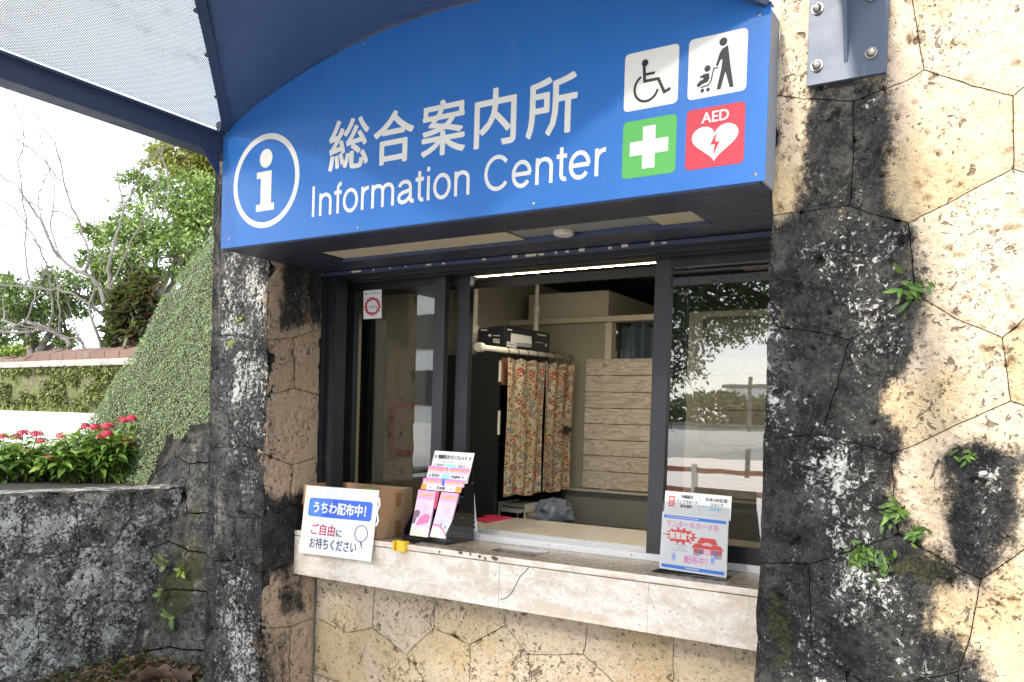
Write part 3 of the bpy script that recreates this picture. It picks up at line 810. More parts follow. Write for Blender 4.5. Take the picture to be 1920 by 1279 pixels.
MB().box(-1.352, -.913, sy0+.003, sy1-.014, zs+.012, zs+.016).build('galvanised_cover', M_GALV, sg)
MB().tube([(-1.2, sy0+.10, zs+.011), (-1.2, sy0+.10, zs+.002), (-1.2, sy0+.10, zs-.003)], [.030, .030, .024], 16).build('cable_cover', M_CHIP, sg)
MB().box(XL+.001, XR-.002, 2.3315, 2.349, 2.082, 2.0925).build('drip_edge', M_NAVY, sg)
chips = MB()
for px, w in [(660,.045),(800,.02),(905,.012),(960,.02),(985,.05),(1005,.03),(1085,.02),(1140,.012),(1165,.02),(700,.006),(730,.008),(760,.006),(830,.01),(1220,.01),(1040,.008),(1060,.012),(1240,.014)]:
    x = float(oY(2.331, px, 480)[0]); chips.box(x, x+w, 2.330, 2.3315, 2.0835+random.uniform(0, .003), 2.090+random.uniform(0, .004))
chips.build('paint_flakes', M_CHIP, sg)['kind'] = 'stuff'
# screws on the sign
scr = None
for px in [(1423.1,27.6),(1416.1,327.4),(1000,382),(671,427),(684,81),(425,250),(430,448)]:
    p = oY(YA, *px)
    if scr is None: scr = MB().dome(p, (0, -1, 0), .0042, .002, 10).build('screw', M_CHROME, sg)
    else:
        c = scr.copy(); COL.objects.link(c); c.parent = sg; c.location = Vector([float(q) for q in p])+Vector((0, -.001, 0))-wpos(sg)
# emblem i
ring = stroke_quads(ell(-2.134, 2.2965, .1415, .1395, 64), .0185, True)
flat(SF, ring, .0006, 'information_ring', M_WHITE, sg)
flat(SF, [ell(-2.134, 2.3675, .029, .0295, 28)], .0006, 'letter_dot', M_WHITE, sg)
flat(SF, [[(-2.176,2.202),(-2.093,2.202),(-2.093,2.2245),(-2.107,2.2245),(-2.107,2.327),(-2.175,2.327),(-2.175,2.3065),(-2.156,2.3065),(-2.156,2.2245),(-2.176,2.2245)]], .0006, 'letter', M_WHITE, sg)
for ch, x0, x1, z0, z1 in [('総',-1.862,-1.701,2.285,2.437),('合',-1.685,-1.534,2.279,2.431),('案',-1.510,-1.357,2.278,2.431),('内',-1.330,-1.197,2.277,2.431),('所',-1.168,-1.019,2.278,2.430)]:
    text(SF, ch, x0+.003, x1-.003, z0+.003, z1-.003, .0006, M_WHITE, sg, bold=.0027)
GL = {
 'I': (.278, [[(.139,0),(.139,.718)]]),
 'n': (.556, [[(.108,0),(.108,.523)], ell(.2775,.33,.168,.155,14,180,0)+[(.4455,.16),(.4455,0)]]),
 'm': (.833, [[(.105,0),(.105,.523)], ell(.2605,.345,.155,.14,12,180,0)+[(.4155,.16),(.4155,0)], ell(.5715,.345,.156,.14,12,180,0)+[(.7275,.16),(.7275,0)]]),
 'r': (.333, [[(.11,0),(.11,.523)], ell(.285,.30,.175,.182,10,180,82)]),
 'f': (.278, [[(.14,0),(.14,.57)]+ell(.245,.57,.105,.11,8,180,85), [(.015,.486),(.265,.486)]]),
 't': (.278, [[(.13,.66),(.13,.13)]+ell(.225,.125,.095,.088,8,180,285), [(.015,.486),(.258,.486)]]),
 'o': (.556, [ell(.278,.2615,.205,.238,36)+[(.483,.2615)]]),
 'i': (.222, [[(.111,0),(.111,.523)], [(.111,.625),(.111,.718)]]),
 'a': (.556, [ell(.255,.365,.165,.118,10,172,25)+[(.422,.36),(.422,.14),(.432,.075),(.465,.042),(.53,.045)], [(.418,.295),(.33,.272),(.19,.248),(.105,.205),(.078,.14),(.105,.07),(.185,.036),(.28,.05),(.36,.095),(.41,.16)]]),
 'C': (.722, [ell(.378,.359,.295,.325,34,38,322)]),
 'e': (.556, [ell(.278,.2615,.205,.238,32,0,322), [(.075,.2615),(.5,.2615)]]),
 ' ': (.278, []),
}
px0 = -1.9375; emx, emz = .1212, .1285
for ch in 'Information Center':
    adv, st = GL[ch]
    if st:
        mb = MB()
        for k, path in enumerate(st):
            closed = ch == 'o'
            pth = path[:-1] if closed else path
            for q in stroke_quads(pth, .085, closed):
                mb.add([SF(px0+u*emx, 2.1605+v*emz, .0006+k*.00015) for u, v in q], [(0, 1, 2, 3)])
        mb.build('lettering', M_WHITE, sg)
    px0 += adv*emx
# pictograms
def pict(x0, x1, z0, z1, mat, nm, lab):
    o = flat(SF, [rrect(x0, x1, z0, z1, .011)], .0006, nm, mat, sg); o['label'] = lab
    return o
pw = pict(-.893, -.7565, 2.3035, 2.4405, M_WHITE, 'pictogram', 'white square with dark wheelchair symbol')
ps = pict(-.733, -.5965, 2.3035, 2.4415, M_WHITE, 'pictogram', 'white square with person pushing a stroller')
pg = pict(-.8925, -.7565, 2.1435, 2.279, M_GREENV, 'pictogram', 'green square with white cross')
pr = pict(-.733, -.5965, 2.1435, 2.280, M_REDV, 'pictogram', 'red square with white heart and AED letters')
d1 = .0013
flat(SF, [ell(-.841,2.411,.0085,.0085,20)] , d1, 'symbol', M_BLACKV, pw)
flat(SF, stroke_quads([(-.843,2.404),(-.8405,2.368),(-.806,2.368),(-.790,2.334),(-.775,2.340)], .0072), d1, 'symbol', M_BLACKV, pw)
flat(SF, stroke_quads([(-.840,2.3835),(-.815,2.3835)], .006), d1+.0002, 'symbol', M_BLACKV, pw)
flat(SF, stroke_quads(ell(-.8355,2.352,.030,.0315,26,118,345), .0058), d1+.0003, 'symbol', M_BLACKV, pw)
flat(SF, [ell(-.652,2.421,.0092,.0092,20)], d1, 'symbol', M_BLACKV, ps)
flat(SF, [[(-.641,2.411),(-.633,2.36),(-.625,2.316),(-.634,2.316),(-.6445,2.352),(-.6455,2.352),(-.655,2.316),(-.664,2.316),(-.655,2.36),(-.6525,2.381),(-.6565,2.383),(-.6625,2.369),(-.668,2.3705),(-.660,2.396),(-.654,2.406)]], d1, 'symbol', M_BLACKV, ps)
flat(SF, [ell(-.687,2.368,.0073,.0073,18)], d1, 'symbol', M_BLACKV, ps)
flat(SF, [[(-.694,2.357),(-.683,2.357),(-.6815,2.345),(-.6855,2.338),(-.700,2.334),(-.707,2.3285),(-.712,2.3345),(-.7045,2.343),(-.696,2.3455),(-.696,2.349),(-.704,2.349),(-.704,2.353)]], d1, 'symbol', M_BLACKV, ps)
flat(SF, stroke_quads([(-.662,2.3655),(-.672,2.3655),(-.678,2.338),(-.684,2.330),(-.702,2.3275)], .0028), d1+.0002, 'symbol', M_BLACKV, ps)
flat(SF, [ell(-.6975,2.320,.0044,.0044,14), ell(-.684,2.320,.0044,.0044,14)], d1, 'symbol', M_BLACKV, ps)
flat(SF, [[(-.8405,2.2615),(-.8085,2.2615),(-.8085,2.2285),(-.776,2.2285),(-.776,2.1955),(-.8085,2.1955),(-.8085,2.162),(-.8405,2.162),(-.8405,2.1955),(-.873,2.1955),(-.873,2.2285),(-.8405,2.2285)]], d1, 'symbol', M_WHITE, pg)
text(SF, 'AED', -.6965, -.6335, 2.2455, 2.2690, d1, M_WHITE, pr, bold=.0007)
hp = []
for k in range(40):
    a = 2*math.pi*k/40
    hx = 16*math.sin(a)**3; hz = 13*math.cos(a)-5*math.cos(2*a)-2*math.cos(3*a)-math.cos(4*a)
    hp.append((-.6645+hx*.0034, 2.2035+hz*.00285))
flat(SF, [hp], d1, 'symbol', M_WHITE, pr)
flat(SF, [[(-.660,2.222),(-.6745,2.194),(-.6635,2.194),(-.667,2.168),(-.6525,2.1995),(-.6625,2.1995)]], d1+.0006, 'symbol', M_REDV, pr)

# ---------------------------------------------------------------- canopy
cn = empty('canopy', (-1.4445, 1.2, 2.45), 'navy steel canopy with perforated metal roof and curved sheet over the sign', 'canopy')
YF = -.30  # unseen front end, lengthened so the roof shades the counter
def ribY(x): return 1.869 - 1.03*(min(x-SX0, SX1-x)-.024) if min(x-SX0, SX1-x) > .024 else 1.869
def surf(name, yfun0, yfun1, mat, nx=64, ny=12, xa=SX0, xb=SX1, dz=0.0):
    me = bpy.data.meshes.new(name); vs = []; fs = []; uvs = []
    for i in range(nx+1):
        x = xa+(xb-xa)*i/nx; th = math.asin((x-AXC)/AR)*AR
        for j in range(ny+1):
            y = yfun0(x)+(yfun1(x)-yfun0(x))*j/ny
            vs.append((x, y, arch(x)+dz)); uvs.append((th, y))
    for i in range(nx):
        for j in range(ny):
            a = i*(ny+1)+j; fs.append((a, a+ny+1, a+ny+2, a+1))
    me.from_pydata(vs, [], fs)
    ul = me.uv_layers.new(name='UVMap')
    for l in me.loops: ul.data[l.index].uv = uvs[l.vertex_index]
    me.materials.append(mat); me.polygons.foreach_set('use_smooth', [True]*len(me.polygons)); me.update()
    return link_mesh(name, me, cn)
surf('perforated_roof', lambda x: YF, lambda x: ribY(x)-.002, M_PERF, dz=.006)
so_ = surf('ceiling_sheet', lambda x: ribY(x), lambda x: YA+.02, M_NAVYSHEET, dz=.0008)
md = so_.modifiers.new('solid', 'SOLIDIFY'); md.thickness = .003; md.offset = 1
rib = MB()
for sgn in (-1, 1):
    pts = []
    for k in range(21):
        t = k/20; x = SX0+.006+(AXC-SX0-.006)*t if sgn < 0 else SX1-.006+(AXC-SX1+.006)*t
        pts.append((x, ribY(x), arch(x)))
    for k in range(20):
        p, q = np.array(pts[k]), np.array(pts[k+1]); t = (q-p)/np.linalg.norm(q-p)
        up = np.array([-(p[0]-AXC)/AR*-1, 0, 1]); up = up-t*(up @ t); up /= np.linalg.norm(up); sd = np.cross(t, up)
        rib.obox(p-sd*.014-up*.010, t*np.linalg.norm(q-p)*1.001, sd*.028, up*.013)
    if sgn < 0:
        rib.build('rib', M_NAVY, cn); rib = MB(); ribpts = pts
rib.build('rib', M_NAVY, cn)
bm0 = None
for px in [(369,19),(389,104),(407,182)]:
    d = ray(*px); a = d[0]**2+d[2]**2; bb = 2*(d[0]*(CP[0]-AXC)+d[2]*(CP[2]-AZC)); c_ = (CP[0]-AXC)**2+(CP[2]-AZC)**2-(AR-.010)**2
    p = CP+d*((-bb+math.sqrt(bb*bb-4*a*c_))/(2*a)); nrm = (AXC-p[0], 0, AZC-p[2])
    if bm0 is None: bm0 = MB().dome(p, nrm, .009, .006, 10).build('bolt', M_NAVY, cn)
    else:
        c = bm0.copy(); COL.objects.link(c); c.parent = cn; c.location = Vector([float(q) for q in p])-wpos(cn)
for sx, s in ((SX0, -1),):
    e = sx+s*.004
    zt = 2.485
    x0, x1 = sorted((e, e+s*.075))
    MB().box(x0, x1, YF-.1, YA+.19, 2.412, zt).build('side_beam', M_NAVY, cn, bevel=.004)
    x0, x1 = sorted((e-s*.020, e-s*.0005))
    MB().box(x0, x1, YF-.1, YA-.006, 2.468, 2.474).build('beam_flange', M_NAVY, cn)
MB().prism([(-2.352, 1.800, 2.4115), (-2.352, 1.872, 2.4115), (-2.352, 1.872, 2.335)], (-.006, 0, 0)).build('gusset', M_NAVY, cn)
# front hoop of the vault
hp2 = MB()
for k in range(40):
    xa, xb = SX0+(SX1-SX0)*k/40, SX0+(SX1-SX0)*(k+1)/40
    p, q = np.array([xa, YF-.03, arch(xa)-.03]), np.array([xb, YF-.03, arch(xb)-.03])
    hp2.obox(p, (q-p), (0, .05, 0), (0, 0, .07))
hp2.build('front_hoop', M_NAVY, cn)

# ---------------------------------------------------------------- wall bracket
bk = empty('wall_bracket', (-.40, YR, 2.31), 'slate blue steel bracket plate with gusset bolted to the stone wall right of sign', 'bracket')
YP = YR-.016
bl, br = oY(YP, 1512, 162), oY(YP, 1661, 135); bx0, bx1, bz = float(bl[0]), float(br[0]), float(bl[2]+br[2])/2
MB().box(bx0, bx1, YP, YP+.014, bz, 2.86).build('plate', M_BRACKET, bk, bevel=.001)
fb = oY(YP, 1586, 117); fx = float(fb[0])
MB().prism([(fx-.004, YP-.0005, float(fb[2])), (fx-.004, YP-.0005, 2.60), (fx-.004, YP-.085, 2.60)], (.008, 0, 0)).build('gusset', M_BRACKET, bk)
MB().box(fx-.04, fx+.04, -.2, YP-.001, 2.60, 2.70).build('arm', M_NAVY, bk)
bt = None
for px in [(1533,17),(1532,124),(1634,100),(1636,-8)]:
    p = oY(YP, *px)
    if bt is None:
        bt = MB().tube([p, p+np.array([0, -.004, 0])], .0125, 18).build('bolt', M_CHROME, bk)
        cap = MB().dome(p+np.array([0, -.0042, 0]), (0, -1, 0), .0098, .012, 14).build('cap_nut', M_CHROME, bt, smooth=True)
        first = Vector([float(q) for q in p])
    else:
        c = bt.copy(); COL.objects.link(c); c.parent = bk; c.location = bt.location+Vector([float(q) for q in p])-first
        e = cap.copy(); COL.objects.link(e); e.parent = c
# ---------------------------------------------------------------- sliding window
wd = empty('sliding_window', (-1.46, 2.48, ZT), 'dark bronze sliding window standing open above the counter', 'window')
MB().box(XL-.12, XR+.1, 2.352, 2.372, 2.088, 2.132).box(XL-.12, XR+.1, 2.385, 2.40, 2.072, 2.134).box(XL-.12, XR+.1, 2.42, 2.445, 2.068, 2.134).box(XL-.12, XR+.1, 2.4455, 2.60, 2.092, 2.134).build('window_head', M_FRAME, wd)
MB().box(XL-.12, XR+.1, 2.3725, 2.3845, 2.082, 2.09).box(XL-.12, XR+.1, 2.4005, 2.4195, 2.078, 2.086).build('head_groove', M_FRAMEL, wd)
MB().box(XL-.03, -2.315, 2.337, 2.36, ZT, 2.082).box(-2.3145, -2.298, 2.350, 2.41, ZT, 2.082).box(-2.2975, -2.272, 2.345, 2.405, ZT, 2.082).build('jamb', M_FRAME, wd)
def sash(x0, x1, sl, sr, y0, y1, ml, mr, z0=1.152, z1=2.086, rb=.055, rt=.042, glass=True):
    s = MB().box(x0, x0+sl, y0, y1, z0, z1).build('stile', ml, wd, bevel=.0012)
    MB().box(x1-sr, x1, y0, y1, z0, z1).build('stile', mr, wd, bevel=.0012)
    MB().box(x0+sl+.0005, x1-sr-.0005, y0+.002, y1-.002, z0, z0+rb).build('rail', M_FRAME, wd)
    MB().box(x0+sl+.0005, x1-sr-.0005, y0+.002, y1-.002, z1-rt, z1).build('rail', M_FRAME, wd)
    if glass:
        ym = (y0+y1)/2
        MB().add([(x0+sl-.003, ym, z0+rb-.003), (x1-sr+.003, ym, z0+rb-.003), (x1-sr+.003, ym, z1-rt+.003), (x0+sl-.003, ym, z1-rt+.003)], [(0, 1, 2, 3)]).build('pane', M_GLASS, wd)
sash(-2.362, -1.864, .062, .047, 2.477, 2.505, M_FRAME, M_FRAMEL)
sash(-2.30, -1.785, .05, .055, 2.520, 2.546, M_FRAME, M_FRAME)
sash(-1.054, -.45, .051, .05, 2.477, 2.505, M_FRAMEL, M_FRAME)
MB().box(-1.036, -.975, 2.552, 2.572, 1.152, 2.086).build('screen_stile', M_BLACK, wd)
MB().add([(-.975, 2.56, 1.16), (-.45, 2.56, 1.16), (-.45, 2.56, 2.08), (-.975, 2.56, 2.08)], [(0, 1, 2, 3)]).build('fly_screen', M_SCREEN, wd)
MB().add([(-2.30, 2.57, 1.16), (-1.84, 2.57, 1.16), (-1.84, 2.57, 2.08), (-2.30, 2.57, 2.08)], [(0, 1, 2, 3)]).build('fly_screen', M_SCREEN, wd)
tk = MB()
tk.box(XL-.02, XR+.05, 2.470, 2.4775, ZT+.0005, 1.159).box(XL-.02, XR+.05, 2.478, 2.62, ZT+.0005, 1.144)
for y in (2.4885, 2.531, 2.562): tk.box(XL-.02, XR+.05, y-.003, y+.003, 1.1442, 1.1535 if y < 2.5 else 1.151)
tk.box(XL-.02, XR+.05, 2.575, 2.60, 1.1442, 1.162).build('bottom_track', M_ALU, wd)
MB().box(XL-.02, XR+.05, 2.601, 2.615, 1.1442, 1.160).build('rubber_seal', M_BLACK, wd)
s1 = None
for px in [(1028.5,1021),(1184,1040),(900,1005)]:
    p = oY(2.4699, *px)
    if s1 is None: s1 = MB().dome(p, (0, -1, 0), .0032, .0018, 10).build('screw', M_CHROME, wd)
    else:
        c = s1.copy(); COL.objects.link(c); c.parent = wd; c.location = Vector([float(q) for q in p])-wpos(wd)
# certificate sticker on the left pane
cp = quad_frame(*[oY(2.4762, *p) for p in [(682,545),(715,543),(716,596),(681,599)]])
ce = flat(cp, [[(0,0),(1,0),(1,1),(0,1)]], 0, 'certificate_sticker', M_PAPER, None); tag(ce, 'white membership certificate with a red flower wreath stuck on the left pane', 'sticker')
text(cp, '会員証', .30, .76, .36, .46, .0006, I_BLACK, ce)
text(cp, '一般社団法人', .28, .9, .86, .91, .0006, I_BLACK, ce)
flat(cp, [ell(.15,.885,.05,.035,10)], .0006, 'print', I_BLACK, ce)
wr = []
for k in range(34):
    a = 2*math.pi*k/34; r = 1+.12*math.sin(k*2.7)
    wr.append(ell(.5+.37*r*math.cos(a), .43+.27*r*math.sin(a), .065, .042, 6))
flat(cp, wr, .0006, 'wreath', I_RED, ce)

# ---------------------------------------------------------------- the room behind
MB().box(-1.925, RX1, 2.63, 3.02, 1.12, 1.158).build('desk', plain('pale_desk_top', (.50,.45,.39), .22, var=.1))
tag(bpy.data.objects['desk'], 'pale beige desk top behind the window track', 'desk')
la = [oY(2.72, 882, 517), oY(2.72, 1226, 490.5)]
lm = empty('ceiling_lamp', (la[0]+la[1])/2, 'lit yellowish fluorescent lamp strip under the window head', 'lamp')
t = NT('lit_lamp'); e = t.n('ShaderNodeEmission'); e.inputs[0].default_value = (1, .80, .42, 1); e.inputs[1].default_value = .62; M_LAMP = t.end(e.outputs[0])
t = NT('hidden_fill_glow'); e = t.n('ShaderNodeEmission'); e.inputs[0].default_value = (1, .90, .68, 1); e.inputs[1].default_value = 27.0; M_FILL = t.end(e.outputs[0])
z0 = float((la[0][2]+la[1][2])/2)
MB().box(-1.95, -.2, 2.72, 2.724, z0-.004, z0+.010).build('diffuser_strip', M_LAMP, lm)
MB().box(-1.93, -.22, 2.735, 2.775, z0+.004, z0+.012).build('hidden_fill_tube', M_FILL, lm)  # unseen bright tube added behind the window head to light the room
MB().box(-1.96, -.19, 2.715, 2.80, z0+.0125, z0+.04).build('lamp_housing', M_GREYP, lm)
zb = float(oY(2.66, 1050, 513)[2]); zb2 = float(oY(2.66, 1050, 528)[2])
MB().box(RX0+.02, RX1, 2.66, 2.685, zb2, zb).build('blind_rail', M_CEIL); tag(bpy.data.objects['blind_rail'], 'dark horizontal blind rail across the top of the open window', 'rail')
# dark shelf unit behind the curtain
CX = -1.965
c0, c1 = oX(CX, 935, 664), oX(CX, 1066, 690)
cb_ = empty('shelf_unit', (-2.15, (c0[1]+c1[1])/2, 0), 'tall black shelf unit behind the patterned curtain', 'cabinet')
y0, y1, zc = float(c0[1]), float(c1[1]), 1.818
MB().box(RX0+.01, CX, y0, y0+.02, .02, zc).build('side_panel', M_BLACK, cb_)
MB().box(RX0+.01, CX, y1-.02, y1, .02, zc).build('side_panel', M_BLACK, cb_)
MB().box(RX0+.01, CX, y0-.002, y1+.002, zc+.0005, zc+.022).build('top_panel', M_BLACK, cb_)
MB().box(RX0+.011, RX0+.02, y0+.0205, y1-.0205, .02, zc).build('back_panel', M_BLACK, cb_)
for z in (.6, 1.02, 1.45): MB().box(RX0+.0205, CX-.02, y0+.0205, y1-.0205, z, z+.02).build('shelf', M_BLACK, cb_)
w0 = oX(CX+.006, 955, 672); w1 = oX(CX+.006, 941, 722)
MB().box(CX+.001, CX+.008, float(w1[1]), float(w0[1]), float(w1[2]), float(w0[2])).build('wood_block', plain('red_brown_wood', (.20,.09,.05), .5), cb_)
for a, b in [((937,676),(937,716)),((935,770),(935,815))]:
    p, q = oX(CX, *a), oX(CX, *b)
    MB().box(CX+.0005, CX+.003, float(p[1])-.006, float(p[1])+.010, float(q[2]), float(p[2])).build('label_holder', M_PVC, cb_)
# printer box
BX = -1.985
e0, e1, e2 = oX(BX, 945, 652), oX(BX, 1030, 664), oX(BX, 945, 609)
bt0, zt0 = zc+.023, float(e2[2])
xl = float(oY(float(e0[1]), 896, 620)[0])
pb = empty('printer_box', ((xl+BX)/2, (e0[1]+e1[1])/2, bt0), 'black printer carton with a white printer picture on top of the shelf unit', 'box')
zr = float(oX(BX, 1030, 624)[2])
MB().add([(xl,e0[1],bt0),(BX,e0[1],bt0),(BX,e1[1],bt0),(xl,e1[1],bt0),(xl,e0[1],zt0-.012),(BX,e0[1],zt0),(BX,e1[1],zr),(xl,e1[1],zr-.01)], [(0,3,2,1),(4,5,6,7),(0,1,5,4),(1,2,6,5),(2,3,7,6),(3,0,4,7)]).build('carton', plain('black_carton', (.012,.013,.02), .35, var=.2), pb, bevel=.002)
bfr = Frame((BX, 0, 0), (0, 1, 0), (0, 0, 1))
def q4(X, pts): return [(float(p[1]), float(p[2])) for p in (oX(X, *k) for k in pts)]
flat(bfr, [q4(BX, [(957,642),(997,645),(996,631),(958,625)])], .0008, 'printer_picture', M_WHITE, pb)
flat(bfr, [q4(BX, [(957,648),(996,652),(997,645.6),(957,642.6)])], .0008, 'print', I_GREY, pb)
st = q4(BX, [(949.5,650),(968,653),(968,644),(950,640)])
flat(bfr, [st], .0010, 'white_label', M_PAPER, pb)
text(bfr, '総合案内所', st[0][0]+.006, st[1][0]-.006, st[1][1]+.008, st[2][1]-.006, .0016, I_BLACK, pb)
flat(bfr, [q4(BX, [(1021,650),(1026,649),(1024,643)]), q4(BX, [(1004,642),(1018,644),(1018,643),(1004,641)]), q4(BX, [(1007,628),(1024,631),(1024,629),(1007,626)]), q4(BX, [(951,619),(960,620),(960,618),(951,617)])], .0008, 'print', M_WHITE, pb)
nfr = Frame((0, float(e0[1]), 0), (1, 0, 0), (0, 0, 1)); yq = float(e0[1])
def qn(pts): return [(float(p[0]), float(p[2])) for p in (oY(yq, *k) for k in pts)]
flat(nfr, [qn([(925,642),(937,644),(937,636),(925,635)]), qn([(902,620),(914,620),(914,618),(902,618)]), qn([(916,631),(921,631),(921,627),(916,627)]), qn([(925,630),(938,630.5),(938,629),(925,628.5)])], .0008, 'print', M_PVC, pb)
flat(nfr, [qn([(926.5+k*1.4,641.5),(927.2+k*1.4,641.6),(927.2+k*1.4,637),(926.5+k*1.4,636.9)]) for k in range(7)], .0014, 'barcode', I_BLACK, pb)
# curtain on its rod
rA, rB = oX(-1.945, 899, 651), oX(-1.945, 1074, 672)
rd = empty('curtain_rod', (rA+rB)/2, 'ivory tension rod holding the patterned curtain', 'rod')
MB().tube([rA, rB], .0115, 14).build('rod', M_PVC, rd, smooth=True)
MB().tube([rA-np.array([0, .012, 0]), rA+np.array([0, .018, 0])], .019, 14).build('end_cap', M_PVC, rd)
def curtain_mat():
    t = NT('bingata_cloth'); p = t.obj()
    s1 = t.n('ShaderNodeSeparateXYZ'); t.t.links.new(p, s1.inputs[0])
    q = t.n('ShaderNodeCombineXYZ'); t.t.links.new(s1.outputs[1], q.inputs[0]); t.t.links.new(s1.outputs[2], q.inputs[1])
    v = q.outputs[0]
    c = t.mix(t.ramp(t.noise(v, 30, 3), .42, .56), (.44,.38,.27), (.33,.255,.17))
    def motif(sc, sq, keep, col, off, thr):
        nonlocal_c = None
        vv = t.n('ShaderNodeVectorMath', operation='MULTIPLY_ADD'); t.put(vv.inputs[0], v); vv.inputs[1].default_value = sq; vv.inputs[2].default_value = off
        w = t.n('ShaderNodeVectorMath', operation='ADD'); t.t.links.new(vv.outputs[0], w.inputs[0])
        nz = t.n('ShaderNodeTexNoise'); t.put(nz.inputs['Vector'], v); nz.inputs['Scale'].default_value = 70
        ns = t.n('ShaderNodeVectorMath', operation='SCALE'); t.t.links.new(nz.outputs['Color'], ns.inputs[0]); ns.inputs['Scale'].default_value = .010
        t.t.links.new(ns.outputs[0], w.inputs[1])
        vo = t.n('ShaderNodeTexVoronoi'); t.put(vo.inputs['Vector'], w.outputs[0]); vo.inputs['Scale'].default_value = sc; vo.inputs['Randomness'].default_value = .8
        sc_ = t.n('ShaderNodeSeparateColor'); t.t.links.new(vo.outputs['Color'], sc_.inputs[0])
        return t.math('MULTIPLY', t.math('LESS_THAN', vo.outputs['Distance'], thr), t.math('LESS_THAN', sc_.outputs[0], keep)), vo.outputs['Distance']
    mA, dA = motif(22, (1,2.6,1), .9, None, (.1,.2,0), .40)
    c = t.mix(mA, c, (.33,.19,.09))
    mA3, dA3 = motif(26, (1,2.2,1), .6, None, (.3,.9,0), .30); c = t.mix(mA3, c, (.44,.30,.15))
    mA2, dA2 = motif(36, (1.4,2.2,1), .6, None, (.7,.1,0), .33); c = t.mix(mA2, c, (.10,.07,.06))
    mB, dB = motif(21, (1,1.5,1), .55, None, (.3,.5,0), .36)
    c = t.mix(mB, c, (.32,.07,.055))
    c = t.mix(t.math('MULTIPLY', mB, t.math('LESS_THAN', dB, .16)), c, (.60,.40,.25))
    mC, dC = motif(22, (1,1.6,1), .48, None, (.9,.7,0), .36)
    rg = t.math('GREATER_THAN', t.math('FRACT', t.math('MULTIPLY', dC, 7.0)), .45)
    c = t.mix(mC, c, t.mix(rg, (.04,.07,.11), (.35,.36,.32)))
    mD, dD = motif(34, (1,1.3,1), .35, None, (.45,.85,0), .30); c = t.mix(mD, c, (.14,.20,.11))
    mE, dE = motif(40, (1,1.6,1), .4, None, (.65,.35,0), .30); c = t.mix(mE, c, (.34,.12,.10))
    mF, dF = motif(46, (1,1.6,1), .4, None, (.25,.15,0), .28); c = t.mix(mF, c, (.06,.06,.07))
    b = t.pbr(c, .9, 0, t.bump(t.noise(p, 300, 2), .0006), .1)
    return t.end(b)
M_CUR = curtain_mat()
cu = empty('patterned_curtain', (-1.94, (rA[1]+rB[1])/2, 1.15), 'cream curtain with red and blue printed motifs hanging from ivory rod', 'curtain')
ya, yb = float(oX(-1.94, 947, 670)[1]), float(oX(-1.94, 1071, 680)[1]); ym = float(oX(-1.94, 1015, 700)[1])
def rodz(y): return float(rA[2]+(rB[2]-rA[2])*(y-rA[1])/(rB[1]-rA[1]))
zl = float(oX(-1.94, 946, 931)[2]); zr2 = float(oX(-1.94, 1060, 918)[2])
for (a, b, nm, ph) in ((ya, ym+.004, 0, 0), (ym+.001, yb, 1, 1.3)):
    V = []; Fc = []; nx, nz = 48, 60
    for i in range(nx+1):
        u = i/nx
        for j in range(nz+1):
            w = j/nz; y = a+(b-a)*u
            zt = rodz(y)-.030-.010*abs(math.sin((u*3.0)*math.pi)); zb_ = zl+(zr2-zl)*(y-ya)/(yb-ya)
            amp = .006*(1-.2*w)
            x = -1.925+amp*math.sin(u*3*2*math.pi+ph)+.006*w*math.sin(u*6+ph)+.003*math.sin(u*21+w*5)
            yy = y+.004*w*math.sin(u*5+ph)-(.03*w*u if nm else 0)
            V.append((x, yy, zt+(zb_-zt)*w+.006*math.sin(u*7+ph)*w))
    for i in range(nx):
        for j in range(nz):
            k = i*(nz+1)+j; Fc.append((k, k+nz+1, k+nz+2, k+1))
    o = fast_mesh('curtain_panel', V, Fc, M_CUR, cu, smooth=True)
rg = None
for k in range(8):
    y = ya+.015+(yb-ya-.03)*k/7; p = np.array([-1.945, y, rodz(y)])
    if rg is None:
        pts = [p+np.array([.016*math.cos(q), 0, .016*math.sin(q)-.004]) for q in [2*math.pi*i/14 for i in range(15)]]
        rg = MB().tube(pts, .0017, 5, False).tube([p+np.array([.006,0,-.019]), p+np.array([.010,0,-.030])], .002, 5).build('ring', M_BLACK, cu); r0 = p
    else:
        c = rg.copy(); COL.objects.link(c); c.parent = cu; c.location = rg.location+Vector([float(q) for q in (p-r0)])
p = oX(-1.915, 1063, 806)
tag(MB().prism([(-1.915, p[1]-.035, p[2]-.018), (-1.915, p[1]-.035, p[2]+.018), (-1.915, p[1]+.012, p[2]+.004), (-1.915, p[1]+.012, p[2]-.004)], (.022, 0, 0)).build('binder_clip', M_BLACK), 'small black binder clip on the right edge of the curtain', 'clip')
# ivory support poles
for (X, top, bot, r, jt, lab) in ((-2.08, (1008,529), (1004,640), .0125, (1007,576), 'slim ivory support pole standing behind the printer carton'), (-2.20, (895,534), (888,640), .015, (890,616), 'ivory support pole at the left edge of the open window')):
    a, b, j = oX(X, *top), oX(X, *bot), oX(X, *jt)
    a = np.array([X, (a[1]+b[1])/2, RZ-.002]); b = np.array([X, a[1], zc+.0225]); j = np.array([X, a[1], j[2]])
    pe = empty('support_pole', b, lab, 'pole', 'ivory poles on the shelf unit')
    MB().tube([a, j], r*.8, 12).build('upper_tube', M_PVC, pe, smooth=True)
    MB().tube([j, b], r, 12).build('lower_tube', M_PVC, pe, smooth=True)
    MB().tube([j+np.array([0,0,.012]), j-np.array([0,0,.03])], r*1.25, 12).build('collar', M_PVC, pe, smooth=True)
